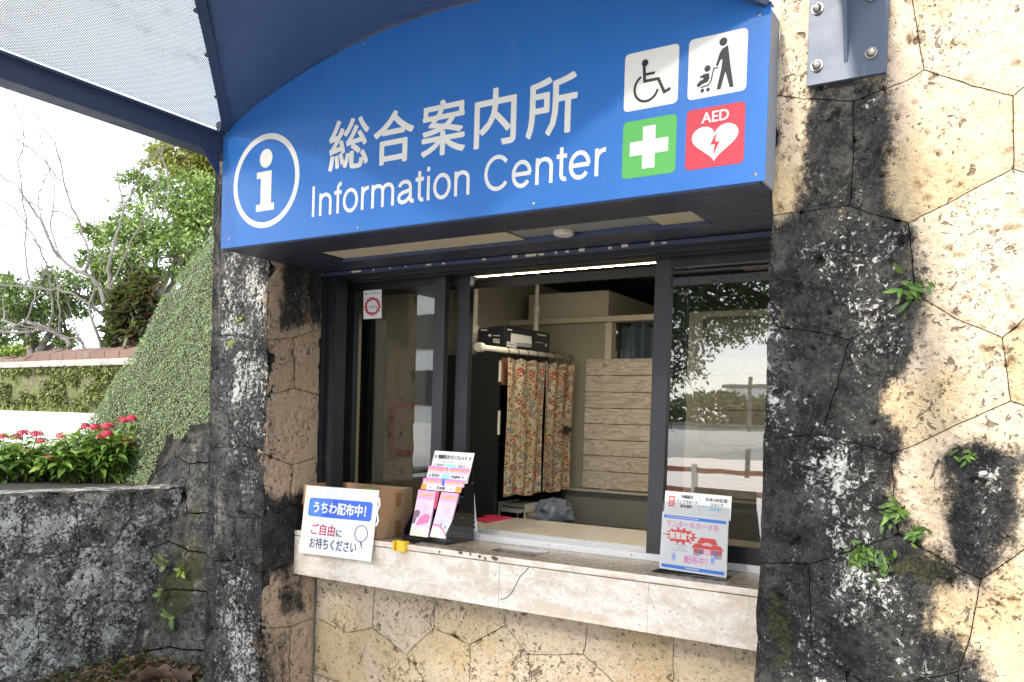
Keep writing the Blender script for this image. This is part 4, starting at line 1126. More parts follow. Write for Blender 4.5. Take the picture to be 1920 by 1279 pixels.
# partition
PYY = RY1
pt = empty('partition', (-1.4, PYY, 0), 'olive and cream wall partition with wood plank panel at the back of the room', 'partition')
def pxz(*p): q = oY(PYY, *p); return float(q[0]), float(q[2])
xa, zrail = pxz(985, 611); _, zr1 = pxz(985, 601)
x1135, z920 = pxz(1098, 920)
MB().box(RX0+.002, pxz(1136,640)[0], PYY, PYY+.04, z920+.012, zrail-.001).build('door_panel', M_OLIVE, pt)
MB().box(RX0+.002, RX1, PYY-.03, PYY+.05, zrail, zr1).build('rail', M_CREAMBOX, pt, bevel=.003)
xv = pxz(1138,640)[0]
MB().box(xv-.004, xv+.03, PYY-.012, PYY+.04, z920+.012, zrail-.001).build('post', M_CREAMBOX, pt)
xp2 = float(oY(PYY, 1306, 630)[0])
MB().box(xp2-.03, xp2+.035, PYY-.02, PYY+.04, z920+.012, zrail-.001).build('post', M_CREAMBOX, pt)
xcu0, zpl = pxz(1145, 672)
MB().box(xv+.031, xp2-.031, PYY+.03, PYY+.04, zpl-.02, zrail-.001).build('pane', M_ACR, pt)
MB().box(xp2+.036, RX1, PYY+.03, PYY+.04, z920+.012, zrail-.001).build('door_panel', M_OLIVE, pt)
V = []; Fc = []; M_BCUR = plain('blue_grey_cloth', (.13,.16,.19), .9, var=.2)
xs0, xs1 = pxz(1152, 640)[0], xp2-.04
for i in range(61):
    u = i/60; x = xs0+(xs1-xs0)*u
    for j in range(5):
        V.append((x+.02*(1-j/4)*math.sin(u*9), PYY+.09+.03*math.sin(u*34)+.015*math.sin(u*13), zpl-.05+(zrail-zpl+.05)*(j/4)-(.02*math.sin(u*20)**2 if j == 4 else 0)))
for i in range(60):
    for j in range(4): k = i*5+j; Fc.append((k, k+5, k+6, k+1))
fast_mesh('window_curtain', V, Fc, M_BCUR, pt, smooth=True)
MB().box(xv, RX1, PYY+.16, PYY+.18, z920, zrail).build('window_backing', M_OLIVE, pt)
MB().box(RX0+.002, RX1, PYY-.004, PYY+.05, .02, z920-.002).build('lower_panel', M_GREYP, pt)
MB().box(RX0+.002, RX1, PYY-.035, PYY+.05, z920-.0015, z920+.011).build('ledge', M_CREAM, pt)
def wood():
    t = NT('pale_wood_plank'); p = t.pos(); rnd = t.n('ShaderNodeObjectInfo').outputs['Random']
    off = t.n('ShaderNodeCombineXYZ'); t.put(off.inputs[0], t.math('MULTIPLY', rnd, 17.0)); t.put(off.inputs[2], t.math('MULTIPLY', rnd, 5.0))
    ad = t.n('ShaderNodeVectorMath', operation='ADD'); t.t.links.new(p, ad.inputs[0]); t.t.links.new(off.outputs[0], ad.inputs[1])
    sc = t.scale(ad.outputs[0], (1.0, 0, 7.0)); n1 = t.noise(sc, 3.0, 3, .5, .8)
    rings = t.math('FRACT', t.math('MULTIPLY', n1, 11.0)); g = t.noise(t.scale(ad.outputs[0], (3, 0, 90)), 2, 5)
    c = t.mix(t.ramp(rings, .1, .9), (.52,.45,.355), (.33,.265,.20)); c = t.mix(t.math('MULTIPLY', t.ramp(g, .45, .7), .5), c, (.52,.44,.33))
    kn = t.ramp(t.voro(t.scale(ad.outputs[0], (1, 0, 1.6)), 4.5), .10, .03); c = t.mix(t.math('MULTIPLY', kn, .7), c, (.15,.10,.06))
    return t.end(t.pbr(c, .6))
M_WOOD = wood()
zy = [672.8,704.5,735.8,766.3,795.9,826.4,855.7,885.4,918.7]
zz_ = [float(oY(PYY, 1160, y)[2]) for y in zy]; xk = pxz(1098, 800)[0]
for i in range(8):
    MB().box(xk, -.9, PYY-.016, PYY-.001 if False else PYY-.0005, zz_[i+1]+.0015, zz_[i]-.0015).build('plank', M_WOOD, pt, bevel=.0012)
# cream box over the partition
xq = float(oY(PYY+.02, 1141, 560)[0]); zq = float(oY(PYY+.02, 1141, 544)[2]); xq0 = float(oY(PYY+.02, 992, 560)[0])
bo = empty('ceiling_box', ((xq+xq0)/2, PYY+.6, zr1), 'large cream plywood box sitting on top of the partition rail', 'box')
MB().box(xq0, xq-.02, PYY+.02, PYY+.035, zr1+.001, zq).build('front_panel', M_CREAMBOX, bo)
MB().box(xq-.0195, xq, PYY+.021, PYY+1.4, zr1+.001, zq-.002).build('side_panel', M_CREAMBOX, bo)
MB().box(xq0, xq-.02, PYY+.0355, PYY+1.4, zq-.022, zq-.003).build('top_panel', M_CREAMBOX, bo)
# pink framed picture on the side wall, seen through the left pane
pfx = RX0+.001
pfq = [oX(pfx+.012, *p) for p in [(733,757),(812,757),(812,855),(731,851)]]
pf = quad_frame(*pfq)
po = empty('pink_frame', (pfq[2]+pfq[3])/2, 'pink framed picture with a yellow curve behind the left window pane', 'picture')
flat(pf, [[(0,0),(1,0),(1,.1),(0,.1)],[(0,.9),(1,.9),(1,1),(0,1)],[(0,.1005),(.1,.1005),(.1,.8995),(0,.8995)],[(.9,.1005),(1,.1005),(1,.8995),(.9,.8995)]], 0, 'frame', plain('faded_pink', (.50,.10,.13), .5), po)
flat(pf, [[(.1,.1),(.9,.1),(.9,.9),(.1,.9)]], -.004, 'picture', M_CREAM, po)
flat(pf, stroke_quads([(.14,.1),(.2,.35),(.35,.6),(.6,.8),(.9,.88)], .03), .0012, 'yellow_curve', plain('mustard_line', (.32,.25,.06), .5), po)
# low things on a back table
p0 = oY(3.35, 935, 985); tz = 1.085
tbk = MB().box(CX+.03, -1.45, 3.12, 3.62, tz-.03, tz).build('side_table', M_BLACK); tag(tbk, 'low black side table behind the desk under the curtain', 'table')
tr = oY(3.3, 935, 972); tx0 = float(oY(3.25, 934, 950)[0]); tx1 = float(oY(3.25, 985, 950)[0]); tzt = float(oY(3.25, 940, 941)[2]); tzh = float(oY(3.25, 940, 957)[2])
ty = empty('paper_tray', ((tx0+tx1)/2, 3.3, tz), 'white letter tray full of papers below the curtain', 'tray')
for z in (tz+.012, tzh): MB().box(tx0, tx1, 3.25, 3.42, z, z+.006).build('tray_floor', M_PVC, ty)
for x in (tx0, tx1-.006): MB().box(x, x+.006, 3.25, 3.42, tzh+.007, tzt).build('tray_side', M_PVC, ty)
MB().box(tx0+.02, tx1-.02, 3.243, 3.2495, tzh-.004, tzh+.012).build('tray_lip', M_PVC, ty)
for x in (tx0, tx1-.008):
    for y in (3.25, 3.41): MB().box(x, x+.008, y, y+.008, tz+.0005, tzh-.0005).build('leg', M_PVC, ty)
for k in range(4): MB().box(tx0+.012+.004*k, tx1-.014, 3.256+.003*k, 3.41, tzh+.008+k*.008, tzh+.0125+k*.008).build('paper_sheet', [M_PAPER, M_CARTON, M_PAPER, M_CREAM][k], ty)
bx0 = float(oY(3.3, 983, 960)[0]); bx1 = float(oY(3.3, 1014, 960)[0])
for k, cm_ in enumerate([I_GREY, M_CARTONIN, M_OLIVE, M_CARTON, M_CREAM]):
    o = MB().box(bx0+.006*k, bx1-.004*k, 3.27+.004*k, 3.45, tz+.001+k*.0135, tz+.0135+k*.0135).build('magazine', cm_)
    tag(o, ['grey magazine at the bottom of the pile right of the tray', 'buff magazine second from the bottom of the pile right of the tray', 'olive magazine in the middle of the pile right of the tray', 'brown magazine second from the top of the pile right of the tray', 'cream magazine on top of the pile right of the tray'][k], 'magazine', 'magazines piled under the curtain')
bgp = oY(3.35, 1032, 985); V = []; Fc = []
for i in range(33):
    for j in range(49):
        a = math.pi*i/32; b_ = 2*math.pi*j/48; d = 1+.30*noise.noise(Vector((math.cos(b_)*2, math.sin(b_)*2, a*2)))+.20*abs(noise.noise(Vector((math.cos(b_)*5, math.sin(b_)*5, a*5))))
        V.append((float(bgp[0])+.075*math.sin(a)**.6*math.cos(b_)*d, 3.38+.10*math.sin(a)**.6*math.sin(b_)*d, tz+.062-.062*math.cos(a)*d*.98))
for i in range(32):
    for j in range(48): k = i*49+j; Fc.append((k, k+49, k+50, k+1))
V = [(x, y, max(z, tz+.001)) for x, y, z in V]
tag(fast_mesh('plastic_bag', V, Fc, plain('grey_plastic_bag', (.15,.18,.22), .35), None, smooth=True), 'crumpled blue grey bag lying right of the magazines', 'bag')
# red booklets on the desk
for k, pts in enumerate([[(888,974),(925,968.5),(948,974.5),(912,981)], [(905,967.5),(928,967),(962,972),(935,972.5)]]):
    q = [oZ(1.1585+.002*k, *p) for p in pts]
    o = MB().prism(q, (0, 0, .004)).build('booklet', I_RED); tag(o, ['red booklet lying nearest the window track on the desk', 'red booklet lying behind the other one on the desk'][k], 'booklet', 'red booklets on the desk')

# ============================================================ THINGS ON THE COUNTER
bxx = empty('cardboard_box', (-2.12, 2.33, ZT), 'open brown cardboard box behind the white fan notice on the counter', 'box')
x0, x1, y0, y1, zt = -2.303, -1.947, 2.236, 2.425, 1.307
MB().box(x0, x1, y0, y0+.004, ZT+.001, zt-.002).build('front_wall', M_CARTON, bxx)
MB().box(x0, x1, y1-.004, y1, ZT+.001, zt).build('back_wall', M_CARTON, bxx)
MB().box(x1-.004, x1, y0+.0042, y1-.0042, ZT+.001, zt-.001).build('side_wall', M_CARTON, bxx)
MB().box(x0, x0+.004, y0+.0042, y1-.0042, ZT+.001, zt-.001).build('side_wall', M_CARTON, bxx)
MB().box(x0+.0042, x1-.0042, y0+.0042, y1-.0042, ZT+.001, ZT+.005).build('floor_panel', M_CARTON, bxx)
MB().obox((x0-.0005, y0+.01, zt), (-.018, 0, -.075), (0, .15, 0), (.003, 0, -.001)).build('flap', M_CARTON, bxx)
for zc_, h in ((zt-.032, .03), (ZT+.035, .035)): MB().box(x1+.0002, x1+.0008, y0+.095, y0+.125, zc_-h/2-.015, zc_+h/2+.004).build('tape', M_TAPE, bxx)
fans = []
def fan(cx, cy, cz, tilt, yaw, mat, lab):
    e = empty('hand_fan', (cx, cy, cz), lab, 'fan', 'round paper fans inside the cardboard box')
    R_ = Matrix.Rotation(yaw, 3, 'Z') @ Matrix.Rotation(tilt, 3, 'X')
    fr = Frame((cx, cy, cz), tuple(R_ @ Vector((1,0,0))), tuple(R_ @ Vector((0,0,1))))
    mb = MB(); pr_ = ell(0, 0, .098, .10, 36); mb.prism([fr(u, v) for u, v in pr_], fr.n*.0018); mb.build('fan_sheet', mat, e)
    flat(fr, [ell(.012, .058, .028, .022, 16)], -.0006, 'print', M_WHITE, e)
    flat(fr, [[(-.03,.05),(-.012,.052),(-.014,.06),(-.03,.058)], [(.0,.045),(.022,.047),(.022,.053),(.0,.051)]], -.0012, 'print', I_BLACK, e)
    MB().obox(fr(-.008, -.135), fr.a*.016, fr.b*.05, fr.n*.003).build('handle', M_PVC, e)
fan(-2.125, 2.335, 1.216, rad(-40), .12, I_GREENP, 'green round fan lying on top in the cardboard box')
fan(-2.075, 2.365, 1.208, rad(-38), .05, I_BLACK, 'dark round fan tucked behind the green one in the box')
fan(-2.055, 2.345, 1.212, rad(-36), -.05, I_RED2, 'red round fan at the right inside the cardboard box')
# fan notice
pq = [oY(2.2285, 575.6, 910.5), oY(2.2285, 709.8, 919.6), oY(2.2005, 695.5, 1053.4), oY(2.2005, 559.3, 1035.5)]
nf = quad_frame(*pq)
nt = empty('fan_notice', (pq[2]+pq[3])/2, 'white notice card with blue banner about free fans hung on the cardboard box', 'notice')
MB().prism([nf(0,0,-.003), nf(1,0,-.003), nf(1,1,-.003), nf(0,1,-.003)], nf.n*.003).build('card', M_PAPER, nt)
flat(nf, [rrect(.07,.945,.553,.828,.045,5,.035)], .0006, 'banner', I_BLUE, nt)
flat(nf, [[(.085,.60),(.085,.80),(.11,.824),(.43,.824),(.30,.66),(.27,.556),(.11,.556)]], .0011, 'banner_tint', ink('mid_blue_print', (.07,.19,.66)), nt)
text(nf, 'うちわ配布中！', .145, .868, .608, .775, .0018, M_WHITE, nt, bold=.0013)
text(nf, 'ご自由', .145, .478, .288, .452, .0006, I_RED, nt, bold=.0007)
text(nf, 'に', .50, .575, .292, .392, .0006, I_NAVY, nt, bold=.0005)
text(nf, 'お持ちください', .145, .79, .088, .248, .0006, I_NAVY, nt, bold=.0006)
flat(nf, stroke_quads(ell(.835,.372,.083,.115,30), .012, True), .0006, 'fan_drawing', I_NAVY, nt)
flat(nf, stroke_quads([(.845,.255),(.868,.165)], .012), .0006, 'fan_drawing', I_NAVY, nt)
flat(nf, stroke_quads([(.835,.262),(.847,.205)], .006), .0012, 'fan_drawing', I_NAVY, nt)
for a, b in [((.045,.76),(.015,.735)), ((.055,.80),(.02,.80)), ((.075,.835),(.05,.865)), ((.105,.84),(.10,.885))]:
    flat(nf, stroke_quads([a, b], .016), .0006, 'sparkle', I_YEL, nt)
tp = MB()
pr0 = [nf(1.005,.90,.001), nf(1.03,.80,.004), nf(1.008,.70,.006), nf(1.03,.58,.002), nf(1.02,.50,.006)]
for i in range(4):
    w = nf.a*.022; tp.add([pr0[i], pr0[i]+w, pr0[i+1]+w, pr0[i+1]], [(0,1,2,3)])
tp.build('loose_tape', M_PAPER, nt)
# brochure stand
bs = empty('brochure_stand', (-1.785, 2.37, ZT), 'glossy black tiered brochure stand beside the cardboard box', 'stand')
LX0, LX1 = -1.879, -1.694
sp = [(2.298,ZT+.001),(2.298,1.175),(2.330,1.215),(2.425,1.334),(2.452,1.334),(2.458,ZT+.001)]
for x in (LX0, LX1-.004): MB().prism([(x, y, z) for y, z in sp], (.004, 0, 0)).build('side_panel', M_BLACKG, bs)
MB().box(LX0+.0045, LX1-.0045, 2.30, 2.452, ZT+.001, ZT+.005).build('base_panel', M_BLACKG, bs)
MB().box(LX0+.0045, LX1-.0045, 2.2985, 2.3015, ZT+.0055, ZT+.018).build('front_lip', M_BLACKG, bs)
MB().prism([(LX0+.0045, 2.444, ZT+.0055), (LX0+.0045, 2.450, ZT+.0055), (LX0+.0045, 2.450, 1.43), (LX0+.0045, 2.444, 1.43)], (LX1-LX0-.009, 0, 0)).build('back_panel', M_BLACKG, bs)
for (yb_, zb_, zt_) in ((2.36, 1.17, 1.27), (2.405, 1.23, 1.325)):
    MB().prism([(LX0+.0045, yb_, zb_), (LX0+.0045, yb_+.003, zb_), (LX0+.0045, yb_+.025, zt_), (LX0+.0045, yb_+.022, zt_)], (LX1-LX0-.009, 0, 0)).build('tier_panel', M_BLACKG, bs)
for px in [(1605,740),(1490,960),(1697,425)]:
    p = oX(LX1, 540+px[0]/4.918, 820+px[1]/4.918); MB().dome(p, (1, 0, 0), .003, .0018, 10).build('rivet', M_CHROME, bs)
def z1(x, y): return (540+x/4.918, 820+y/4.918)
def qpx(TL, TR, BR, BL, yt, yb): return quad_frame(oY(yt, *z1(*TL)), oY(yt, *z1(*TR)), oY(yb, *z1(*BR)), oY(yb, *z1(*BL)))
hdr = qpx((1360,128), (1720,143), (1690,300), (1320,262), 2.436, 2.425)
MB().prism([hdr(0,-.9,0), hdr(1,-.9,0), hdr(1,1,0), hdr(0,1,0)], hdr.n*.0015).build('header_card', M_PAPER, bs)
text(hdr, '地図付きパンフレット', .13, .86, .50, .78, .0022, I_BLACK, bs, bold=.0006)
for u in (.03, .90): text(hdr, '✿', u, u+.06, .54, .74, .0022, I_BLACK, bs)
text(hdr, '－ご自由にお取りください－', .10, .92, .27, .40, .0022, I_GREY, bs)
text(hdr, '↓ 繁体字', .06, .33, .02, .20, .0022, I_BLACK, bs); text(hdr, '簡体字 ↓', .68, .93, .02, .20, .0022, I_BLACK, bs)
flat(hdr, [[(.38,.0),(.64,.0),(.64,.2),(.38,.2)]], .0022, 'cyan_patch', I_CYAN, bs)
def strip(q, parts, side=None, mid=None):
    o = MB().prism([q(0,0,0), q(1,0,0), q(1,1,0), q(0,1,0)], q.n*.0012).build('label_strip', M_PAPER, bs)
    for s, a, b in parts: text(q, s, a, b, .20, .82, .0018, I_BLACK, bs, bold=.0003)
    if side:
        for a, b in ((0,.13),(.86,1)): flat(q, [[(a,0),(b,0),(b,1),(a,1)]], .0018, 'orange_patch', side, bs)
    if mid: flat(q, [[(.38,.05),(.56,.05),(.56,.95),(.38,.95)]], .0018, 'cyan_patch', mid, bs)
strip(qpx((1290,322),(1660,352),(1650,402),(1278,372), 2.414, 2.411), [('↓ 한국어', .05, .30), ('English ↓', .62, .92)], None, I_CYAN)
strip(qpx((1238,428),(1605,462),(1592,512),(1226,478), 2.372, 2.369), [('↓', .22, .24), ('日本語', .40, .60), ('↓', .74, .76)], I_ORANGE)
def brochure(q, lab, art):
    o = empty('brochure', q(.5, 0, 0), lab, 'brochure', 'pink brochures in the black stand')
    MB().prism([q(0,0,-.0), q(1,0,0), q(1,1,0), q(0,1,0)], q.n*-.006).build('cover', I_PINKL, o)
    tz_ = .88 if art else .55
    flat(q, [[(0,tz_-.10),(1,tz_-.10),(1,1),(0,1)]], .0006, 'print', I_PINK, o) if art == 0 else flat(q, [[(0,.80),(1,.80),(1,1),(0,1)]], .0006, 'print', ink('orchid_print', (.76,.33,.58)), o)
    if art:
        text(q, '首里城公園', .10, .90, .865, .935, .0014, I_YEL, o, bold=.0003)
        flat(q, [[(.0,.0),(1,.0),(1,.42),(0,.42)]], .0006, 'print', M_PAPER, o)
        if art == 1:
            flat(q, [[(0,.25),(.14,.25),(.22,.40),(.30,.40),(.34,.52),(.22,.56),(.10,.55),(.0,.52)]], .0010, 'print', ink('dusk_print', (.20,.12,.18)), o)
            flat(q, [[(.2,.22),(.9,.30),(.95,.45),(.75,.50),(.55,.47),(.35,.40)]], .0014, 'print', I_ROSE, o)
            flat(q, stroke_quads([(.1,.08),(.4,.22),(.75,.25),(1,.23)], .05), .0018, 'print', I_PINKL, o)
            flat(q, [[(0,0),(.95,0),(.6,.08),(.2,.14),(0,.16)]], .0014, 'print', ink('pale_gold_print', (.75,.68,.50)), o)
        else:
            flat(q, [[(.0,.28),(.25,.25),(.5,.30),(.85,.36),(.85,.45),(.5,.50),(.2,.47),(.0,.42)]], .0010, 'print', I_LILAC, o)
            flat(q, [[(.42,.22),(.56,.23),(.56,.33),(.42,.32)],[(.66,.20),(.80,.21),(.80,.29),(.66,.28)]], .0014, 'print', ink('slate_print', (.30,.30,.45)), o)
            flat(q, stroke_quads([(.0,.26),(.3,.27),(.6,.20),(.9,.07)], .045), .0018, 'print', I_ROSE, o)
            flat(q, [[(.0,.0),(.5,.0),(.2,.12),(.0,.16)]], .0014, 'print', ink('buff_print', (.72,.62,.5)), o)
        dots = [ell(.50+.10*i, .66-.05*j, .035, .014, 8) for i in range(3) for j in range(3)]
        flat(q, dots, .0010, 'print', I_PINKL if False else ink('mauve_print', (.60,.30,.50)), o)
    else:
        text(q, '首里城公園', .08, .94, .40, .72, .0012, I_YEL, o, bold=.0003)
brochure(qpx((1208,482),(1362,500),(1290,925),(1120,902), 2.362, 2.304), 'pink brochure with red hall picture in lowest left pocket of the stand', 1)
brochure(qpx((1405,500),(1582,522),(1455,935),(1318,922), 2.362, 2.304), 'pink brochure with lilac picture in lowest right pocket of the stand', 2)
flat(qpx((1366,490),(1400,497),(1362,660),(1338,655), 2.366, 2.345), [[(0,0),(1,0),(1,1),(0,1)]], 0, 'red_divider', I_RED, bs)
flat(qpx((1424,385),(1445,388),(1443,440),(1420,437), 2.380, 2.378), [[(0,0),(1,0),(1,1),(0,1)]], 0, 'blue_divider', I_BLUE, bs)
for (a, lab) in (([(1252,374),(1422,388),(1415,445),(1240,430)], 'pink brochure in middle left pocket of the stand'), ([(1450,390),(1628,404),(1612,462),(1440,448)], 'pink brochure in middle right pocket of the stand')):
    brochure(qpx(*a, 2.380, 2.374), lab, 0)
for (a, lab) in (([(1300,262),(1475,278),(1468,340),(1288,324)], 'pink brochure in top left pocket of the stand'), ([(1492,280),(1672,292),(1662,354),(1482,342)], 'pink brochure in top right pocket of the stand')):
    brochure(qpx(*a, 2.420, 2.416), lab, 0)
# spotted strip leaning behind the stand
qq = [oY(2.465, *z1(*p)) for p in [(1706,520),(1716,524),(1744,870),(1700,876)]]
sq_ = quad_frame(*qq)
o = empty('spotted_strip', (qq[2]+qq[3])/2, 'narrow white strip with black dots leaning behind the black brochure stand', 'strip')
MB().prism(qq, (0, .002, 0)).build('strip', M_PAPER, o)
flat(sq_, [ell(.5,.48,.16,.02,10), ell(.5,.38,.2,.022,10), ell(.5,.26,.22,.026,10), ell(.52,.12,.24,.035,12)], .0012, 'dot', I_BLACK, o)
# yellow clip, metal plate
p = oZ(ZT, 764, 1029)
c = oY(YS-.002, 752, 1028)
yc = empty('yellow_clip', (c[0], YS, ZT), 'small yellow plastic clip on the counter edge below the stand', 'clip')
MB().box(c[0]-.027, c[0]-.0195, YS-.016, YS+.012, 1.112, 1.146).box(c[0]-.0095, c[0]+.024, YS-.016, YS+.012, 1.112, 1.146).box(c[0]-.0193, c[0]-.0097, YS+.001, YS+.012, 1.1375, 1.146).build('clip_body', M_YEL, yc, bevel=.002)
pl = [oZ(ZT+.0008, *k) for k in [(920,1033),(944,1026),(1030,1034.5),(996,1044)]]
o = MB().prism(pl, (0, 0, .0012)).build('metal_plate', plain('brushed_steel_plate', (.55,.55,.56), .16, 1.0, var=.1)); tag(o, 'flat shiny metal plate lying on the counter before the track', 'plate')
pl = [oZ(ZT+.0008, *k) for k in [(752,1013),(772,1010),(796,1014),(776,1020)]]
o = MB().prism(pl, (0, 0, .001)).build('plastic_scrap', M_BLACKG); tag(o, 'thin dark plastic scrap in front of the black stand', 'scrap')
# card stand
def z4(x, y): return (1180+x/5.5615, 880+y/5.5615)
cs = empty('card_stand', (-.85, 2.33, ZT), 'clear acrylic card stand at the right end of the counter', 'stand')
cq = [oY(2.352, *z4(340,435)), oY(2.352, *z4(1040,515)), oY(2.312, *z4(1005,1132)), oY(2.312, *z4(316,1032))]
cf = quad_frame(*cq)
MB().prism([cf(0,0,.003), cf(1,0,.003), cf(1,1,.003), cf(0,1,.003)], cf.n*.002).build('front_sheet', M_ACR, cs)
MB().prism([cf(0,0,-.004), cf(1,0,-.004), cf(1,1.18,-.004), cf(0,1.18,-.004)], cf.n*-.002).build('back_sheet', M_ACR, cs)
MB().box(float(cq[3][0])-.012, float(cq[2][0])+.004, 2.285, 2.40, ZT+.0006, ZT+.0031).build('foot', M_ACR, cs)
pc = empty('manhole_card_poster', (cq[2]+cq[3])/2, 'white poster card with blue bars and red hall drawing in the acrylic stand', 'poster')
MB().prism([cf(0,0,-.001), cf(1,0,-.001), cf(1,1,-.001), cf(0,1,-.001)], cf.n*-.0012).build('card', M_PAPER, pc)
D0 = -.0005
flat(cf, [[(.03,.895),(.968,.895),(.968,.95),(.03,.95)],[(.03,.035),(.968,.035),(.968,.092),(.03,.092)]], D0, 'blue_bar', I_SKY, pc)
flat(cf, [[(.07+.045*k,.915),(.105+.045*k,.915),(.105+.045*k,.93),(.07+.045*k,.93)] for k in range(11)]+[[(.40+.03*k,.055),(.422+.03*k,.055),(.422+.03*k,.075),(.40+.03*k,.075)] for k in range(7)], D0+.0006, 'small_print', M_PAPER, pc)
text(cf, 'マンホールカードを', .075, .865, .755, .862, D0, I_PINK, pc, bold=.0005)
sb = [( .305+(.27 if k % 2 == 0 else .175)*math.cos(2*math.pi*k/28)*(1+.12*math.sin(k*1.9)), .605+(.155 if k % 2 == 0 else .10)*math.sin(2*math.pi*k/28)*(1+.1*math.cos(k*2.3))) for k in range(28)]
flat(cf, [sb], D0, 'starburst', I_RED2, pc)
text(cf, '首里城で', .135, .475, .545, .665, D0+.0006, M_WHITE, pc, bold=.0010)
# plain red roofed hall
flat(cf, [[(.60,.62),(.82,.62),(.86,.52),(.55,.52)],[(.52,.51),(.90,.51),(.95,.43),(.47,.43)]], D0, 'hall_roof', I_RED2, pc)
flat(cf, [[(.50,.425),(.93,.425),(.92,.34),(.51,.34)],[(.56,.517),(.85,.517),(.85,.513),(.56,.513)]], D0, 'hall_wall', ink('brick_print', (.45,.10,.09)), pc)
flat(cf, [ell(.705,.49,.075,.055,14,0,180)], D0+.0006, 'hall_gable', I_PINKL, pc)
flat(cf, [[(.50,.335),(.62,.335),(.58,.29),(.49,.31)],[(.80,.335),(.93,.335),(.92,.29),(.84,.28)]], D0, 'hall_base', I_GREY, pc)
flat(cf, [[(.59,.42),(.615,.42),(.615,.33),(.59,.33)],[(.82,.41),(.845,.41),(.845,.30),(.82,.30)]], D0+.0006, 'hall_pillar', I_SKY, pc)
flat(cf, [[(.66,.425),(.76,.425),(.76,.345),(.66,.345)]], D0+.0006, 'hall_door', I_PINKL, pc)
for k, (a, b) in enumerate([(.22,.42),(.26,.40),(.16,.44)]):
    flat(cf, [[(a+.022*i,.435-.045*k),(a+.016+.022*i,.435-.045*k),(a+.016+.022*i,.452-.045*k),(a+.022*i,.452-.045*k)] for i in range(int((b-a)/.022))], D0, 'small_print', I_GREY, pc)
text(cf, '配布中！', .375, .72, .155, .285, D0, I_PINK, pc, bold=.0005)
flat(cf, [[(.175,.17),(.235,.16),(.25,.30),(.185,.31)],[(.755,.20),(.82,.18),(.83,.32),(.765,.34)]], D0, 'printed_card', I_LILAC, pc)
flat(cf, [ell(.212,.235,.022,.035,12), ell(.792,.26,.024,.038,12)], D0+.0006, 'printed_seal', I_BLUE2, pc)
hq = [oY(2.372, *z4(368,222)), oY(2.372, *z4(1078,281)), oY(2.364, *z4(1047,512)), oY(2.364, *z4(370,441))]
hf = quad_frame(*hq)
for k, (a, b, lab) in enumerate(((0, .538, 'small white card with red seal at upper left of the acrylic stand'), (.542, 1, 'small white card with cyan mark at upper right of the acrylic stand'))):
    o = empty('header_card', hf((a+b)/2, -.12), lab, 'card', 'white header cards in the acrylic stand')
    MB().prism([hf(a,-.12,0), hf(b,-.12,0), hf(b,1,0), hf(a,1,0)], hf.n*-.0012).build('card', M_PAPER, o)
    if k == 0:
        text(hf, '沖縄観光', .25, .435, .70, .87, .0006, I_BLACK, o, bold=.0002); text(hf, 'インフラカード', .185, .505, .475, .63, .0006, I_BLACK, o, bold=.0002); text(hf, '配付場所', .25, .42, .27, .41, .0006, I_BLACK, o, bold=.0002)
        flat(hf, [rrect(.062,.158,.28,.78,.08,5,.03)], .0006, 'red_seal', ink('coral_print', (.75,.12,.12)), o)
        flat(hf, [ell(.11,.64,.034,.07,14)], .0012, 'seal_mark', M_PAPER, o); flat(hf, [[(.078,.36),(.142,.36),(.142,.40),(.078,.40)],[(.083,.44),(.137,.44),(.137,.48),(.083,.48)]], .0012, 'seal_mark', M_PAPER, o)
    else:
        text(hf, '日本100名城', .625, .94, .665, .84, .0006, I_BLACK, o, bold=.0002); text(hf, 'スタンプ', .70, .885, .455, .61, .0006, I_BLACK, o, bold=.0002); text(hf, '設置場所', .69, .865, .25, .40, .0006, I_CYAN, o, bold=.0002)
        flat(hf, stroke_quads(ell(.622,.43,.042,.075,16), .012, True), .0006, 'cyan_mark', I_CYAN, o); flat(hf, [[(.595,.40),(.65,.42),(.645,.46),(.60,.44)]], .0006, 'cyan_mark', I_CYAN, o)

# ============================================================ LEFT SIDE: planter, ivy wall, garden
rng = np.random.RandomState(11)
def leaves(P, N, L, Wd, cols, mat, name, parent, roll=None, fold=.25):
    """P positions, N unit direction of each leaf's length, L lengths, Wd widths -> folded diamond leaves"""
    P = np.asarray(P, float); n = len(P); N = np.asarray(N, float)
    up = rng.normal(size=(n, 3))*.55+np.array([0, 0, 1.0]) if roll is None else roll
    side = np.cross(N, up); side /= np.linalg.norm(side, axis=1)[:, None]+1e-9
    nn = np.cross(side, N)
    L = np.broadcast_to(L, n)[:, None]; Wd = np.broadcast_to(Wd, n)[:, None]
    A = P; B = P+N*L*.45+side*Wd*.5+nn*Wd*fold; Cc = P+N*L-nn*L*.12; D = P+N*L*.45-side*Wd*.5+nn*Wd*fold
    V = np.stack([A, B, Cc, D], 1).reshape(-1, 3)
    i = np.arange(n)*4
    Fc = np.concatenate([np.stack([i, i+1, i+2], 1), np.stack([i, i+2, i+3], 1)])
    C4 = np.repeat(np.concatenate([cols, np.ones((n, 1))], 1), 4, 0)
    return fast_mesh(name, V, Fc, mat, parent, C4)
def unit(v): return v/(np.linalg.norm(v, axis=-1, keepdims=True)+1e-9)
def palette(n, cs, w, var=.2):
    cs = np.array(cs); k = rng.choice(len(cs), n, p=np.array(w)/sum(w))
    return np.clip(cs[k]*(1+rng.normal(size=(n, 1))*var), .004, .9)
PA = np.array([-3.527, 2.641, 0.0]); E1 = unit(np.array([.123, .791, 0.0])); PN = np.array([E1[1], -E1[0], 0])
PLF = Frame(PA, E1, (0, 0, 1), PN)
ZP = 1.20
def onplane(x, y, P0, n):
    d = ray(x, y); t_ = ((P0-CP) @ n)/(d @ n); return CP+d*t_
